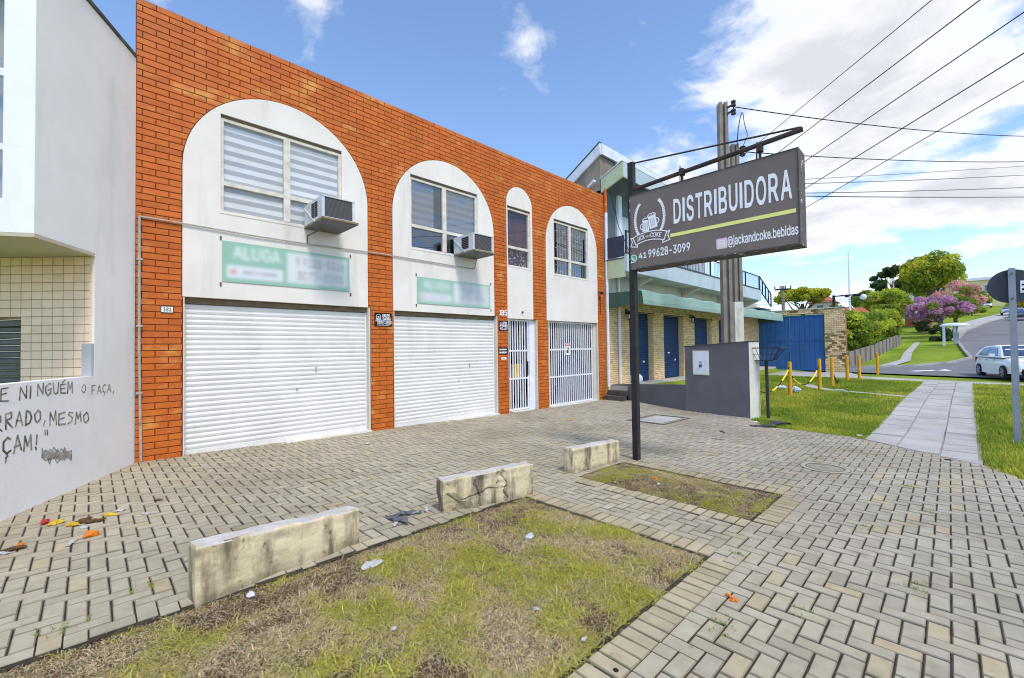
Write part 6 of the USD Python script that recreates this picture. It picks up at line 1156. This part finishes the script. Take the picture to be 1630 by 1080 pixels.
for k, (x, y, z, h, lb) in enumerate(((43, 5.6, 2.6, 1.6, 'yellow green hedge bush nearest the brick pier'), (46.5, 5.3, 2.9, 1.7, 'second yellow green hedge bush over the retaining wall'), (50.5, 4.9, 3.0, 1.7, 'third yellow green hedge bush over the retaining wall'), (55, 4.5, 3.3, 1.7, 'fourth yellow green hedge bush, below the palm'))):
    tree('hedge_bush', lb, 'bush', (x, y, G(x)), ((x, y, z), (1.6, 1.5, h)), 'leaf_bush', 5200, .15, .08, 30 + k, 'round', 26, 'leaf_mid')
tree('shrub', 'bright green shrubs across the road at the right edge', 'bush', (128, -10.5, G(128)), ((130, -10.5, 8.9), (2.2, 2.6, 1.6)), 'leaf_lime', 2600, .26, .1, 40, 'round', 16)
tree('green_tree', 'far green trees beside the hillside house', 'tree', (170, 2.5, G(170)), ((170, 2.5, 14.6), (3.5, 4.5, 2.4)), 'leaf_mid', 2600, .45, .3, 41, 'round', 20)
tree('green_tree', 'low trees in front of the yellow hillside house', 'tree', (150, -4.3, G(150)), ((150, -4.0, 11.6), (2.5, 5.2, 1.3)), 'leaf_bush', 2600, .4, .2, 42, 'round', 22)
PT = thing('palm_tree', 'small palm with arching fronds behind the hedge', 'palm', (70, 5.0, G(70)))
m = MB(); m.tube([(70, 5.0, G(70)), (70.1, 5.05, 4.5), (70, 5.0, 6.2)], [.2, .15, .12], 9); obj('trunk', m, K['bark'], PT)
r = np.random.default_rng(50)
for k in range(15):
    a = k * 2.4; up = r.uniform(.1, 1.0); d = np.array([math.cos(a), math.sin(a)]); t = np.linspace(0, 1, 10); L = r.uniform(1.6, 2.1); sp = np.c_[70 + d[0] * L * t, 5.0 + d[1] * L * t, 6.2 + up * t * 1.1 - 1.5 * t ** 2]; q = MB(); q.tube(sp, .02, 4)
    for i in range(1, 10):
        for s in (-1, 1): sd = np.array([-d[1], d[0], 0]) * s; w = .5 * (1 - abs(t[i] - .4)); q.add(np.array([sp[i], sp[i] + sd * w + np.array([d[0], d[1], 0]) * .15 - (0, 0, .25 * w), sp[i] + np.array([d[0], d[1], 0]) * .12 - (0, 0, .01)]), [[0, 1, 2]], np.ones(3) * r.uniform(.8, 1.2))
    obj('frond', q, K['leaf_mid'], PT)
# ---------------------------------------------------------------- background buildings and pieces
RW = thing('retaining_wall', 'grey concrete retaining wall with posts along the grass, below the hedge', 'wall', (44, 3.9, .3))
a, b = np.array([34.8, 4.55]), np.array([57, 3.3]); n = 13; d = (b - a) / n
for k in range(n):
    p, q = a + d * k, a + d * (k + 1); h0, h1 = .95, .95; z0_, z1_ = G(p[0]), G(q[0]); m = MB(); V = np.array([(p[0], p[1], z0_ - .5), (q[0] - .06, q[1], z1_ - .5), (q[0] - .06, q[1], z1_ + h1), (p[0], p[1], z0_ + h0)]); V = np.r_[V, V + (0, .12, 0)]; m.add(V, [[0, 1, 2, 3], [4, 7, 6, 5], [3, 2, 6, 7], [0, 3, 7, 4], [1, 5, 6, 2]]); obj('panel', m, K['retaining'], RW, label=None)
    m = MB(); m.box((p[0] - .09, p[1] - .07, z0_ - .5), (p[0] + .03, p[1] - .002, z0_ + 1.05)); obj('post', m, K['retaining'], RW)
def house(label, x, y, z, L, D, h, roofh, wall, roof, wins, facing='-x', flat=False):
    T = thing('house', label, 'house', (x, y, z)); m = MB(); m.box((x - D / 2, y - L / 2, z - 3), (x + D / 2, y + L / 2, z + h)); obj('wall', m, K[wall], T)
    m = MB(); e = .4; V = np.array([(x - D / 2 - e, y - L / 2 - e, z + h), (x + D / 2 + e, y - L / 2 - e, z + h), (x + D / 2 + e, y + L / 2 + e, z + h), (x - D / 2 - e, y + L / 2 + e, z + h), (x, y - L / 2 + (0 if flat else L * .3), z + h + roofh), (x, y + L / 2 - (0 if flat else L * .3), z + h + roofh)])
    m.add(V, [[0, 1, 4], [2, 3, 5]]); m.add(V, [[1, 2, 5, 4], [3, 0, 4, 5], [0, 3, 2, 1]]); obj('roof', m, K[roof], T)
    for k in range(wins):
        yy = y - L / 2 + L * (k + .5) / wins; m = MB(); m.box((x - D / 2 - .04, yy - .5, z + h * .35), (x - D / 2 - .002, yy + .5, z + h * .8)); w = obj('window', m, K['trim_white'], T); m = MB(); m.box((x - D / 2 - .05, yy - .42, z + h * .39), (x - D / 2 - .041, yy + .42, z + h * .76)); obj('pane', m, K['car_glass'], w)
house('house with a red tiled roof behind the hedge', 76.5, 9.3, 3.0, 5.0, 7, 1.6, 2.0, 'house_white', 'roof_tile', 2)
house('white house with a red roof left of the lamp, behind the gate pier', 92, 15.3, 6.5, 3.2, 6, 2.2, 1.3, 'house_white', 'roof_tile', 1)
house('pale yellow hillside house at the top of the street', 166, -7.0, 11.6, 13, 9, 5.6, 1.2, 'house_yellow', 'house_grey', 5)
house('white hillside house left of the yellow one', 178, 1.5, 13.0, 12, 9, 5.0, 1.4, 'house_white', 'house_grey', 5)
house('grey roofed house high on the hill behind the tall lime tree', 182, 6.5, 15.0, 9, 9, 4.0, 1.8, 'house_white', 'house_grey', 3)
house('low white house between the palm and the purple tree', 110, 5.5, 5.6, 9, 8, 2.2, 1.2, 'house_white', 'house_white', 3)
house('orange walled house under the purple blossom', 92, 3.2, 4.0, 3.0, 5, 1.9, .8, 'roof_tile', 'house_white', 1)
house('beige house beside the upper street, right of the pink tree', 122, -.8, 6.6, 6.5, 8, 3.2, 1.0, 'house_yellow', 'roof_tile', 3)
house('long low white house higher up beside the street', 145, -1.2, 9.0, 8, 8, 3.6, 1.0, 'house_white', 'house_grey', 4)
house('white villa on the far right of the hill', 190, -22, 13.2, 12, 9, 5.0, 1.5, 'house_white', 'roof_tile', 4)
tree('green_tree', 'round green tree between the two white hill houses', 'tree', (132, 1.8, G(132)), ((132, 1.8, 11.0), (2.4, 2.8, 2.2)), 'leaf_mid', 2600, .34, .25, 61, 'round', 20, 'leaf_bush')
tree('shrub', 'low dark shrubs along the wall of the beige street house', 'bush', (116, -3.0, G(116)), ((116, -3.0, 7.4), (1.2, 2.4, .8)), 'leaf_mid', 1800, .2, .1, 62, 'round', 16)
strip('upper_sidewalk', [(60, -.5), (75, -1.5), (95, -4.5), (125, -11.9), (190, -33.9), (190, -30), (125, -8.0), (95, -1.6), (75, .6), (60, .4)], .01, 'pale concrete sidewalk along the climbing street')
KS = thing('kiosk', 'small white roofed shelter on two pale posts on the grass island', 'shelter', (55, -.15, G(55)))
for y, x in ((.32, 54.6), (-.38, 55.3)): m = MB(); m.box((x - .09, y - .09, G(55) - .3), (x + .09, y + .09, G(55) + 1.65)); obj('post', m, K['trim_white'], KS)
m = MB(); s = trimesh.creation.icosphere(3, 1.0); v = np.array(s.vertices); v = v * (.75, .95, .26); v[:, 2] = np.maximum(v[:, 2], -.05); obj('roof', trimesh.Trimesh(v + (55, -.35, G(55) + 1.68), s.faces, process=False), K['trim_white'], KS, smooth=True)
m = MB(); m.box((55.15, -.62, G(55)), (55.55, -.25, G(55) + 1.1)); obj('cabinet', m, K['house_grey'], KS)
m = MB(); m.tube([(75.6, 9.6, 3), (75.6, 9.6, 14.4)], [.16, .07], 8); obj('mast', m, K['pipe_white'], label='slim white mast above the red roofed house', cat='mast')
FP = thing('far_pole', 'far concrete power pole with a dark crossarm left of the lime umbrella tree', 'pole', (51.8, 12.1, 1))
m = MB(); m.tube([(51.8, 12.1, 1), (51.8, 12.1, 7.7)], [.2, .14], 8); obj('shaft', m, K['pole_concrete'], FP); m = MB(); m.bar((51.5, 12.75, 7.35), (51.9, 11.4, 7.35), .14)
for t in (0, .33, .66, 1): p = np.array([51.5, 12.75, 7.42]) + t * np.array([.4, -1.35, 0]); m.bar(p, p + (0, 0, .3), .09)
obj('crossarm', m, K['dark'], FP)
LP = thing('street_lamp', 'dark lamp post with a long arm on top of the brick pier', 'lamp', (30.6, 4.55, 3.65))
m = MB(); m.tube([(30.65, 4.62, 3.6), (30.65, 4.62, 4.4)], .07, 8); m.tube([(30.65, 4.62, 4.33), (30.7, 4.2, 4.36), (30.75, 3.4, 4.36)], .035, 6); obj('post', m, K['dark'], LP); m = MB(); m.box((30.6, 3.35, 4.26), (30.9, 3.75, 4.38)); m.box((30.62, 3.95, 4.24), (30.85, 4.1, 4.38)); obj('lamp_head', m, K['dark'], LP); m = MB(); s = trimesh.creation.icosphere(2, .16); s.apply_translation((30.7, 3.3, 4.2)); m.tm(s); obj('bulb_cover', m, K['trim_white'], LP, smooth=True)
for k, (za, zb_) in enumerate(((4.6, 4.3), (4.4, 4.1), (4.25, 3.95))): wire((30.5, 9.2, za), (34, 3.0, zb_ + .3), .012, .1, ('upper', 'middle', 'lower')[k] + ' thin wire strung over the brick gateway')
m = MB(); m.bar((48, 2.6, .95), (36.5, 2.0, .16), .9, .02); obj('worn_track', sheet(Polygon([(34.5, 3.7), (36.0, 3.3), (41, 2.5), (47, 2.6), (58, 2.4), (58, 2.0), (47, 2.1), (40.5, 1.9), (35.4, 2.7)]), .005, 1.0), K['sand_joint'] if False else K['concrete'], kind='structure', base=(0, 0, 0), label='pale worn track along the grass island')
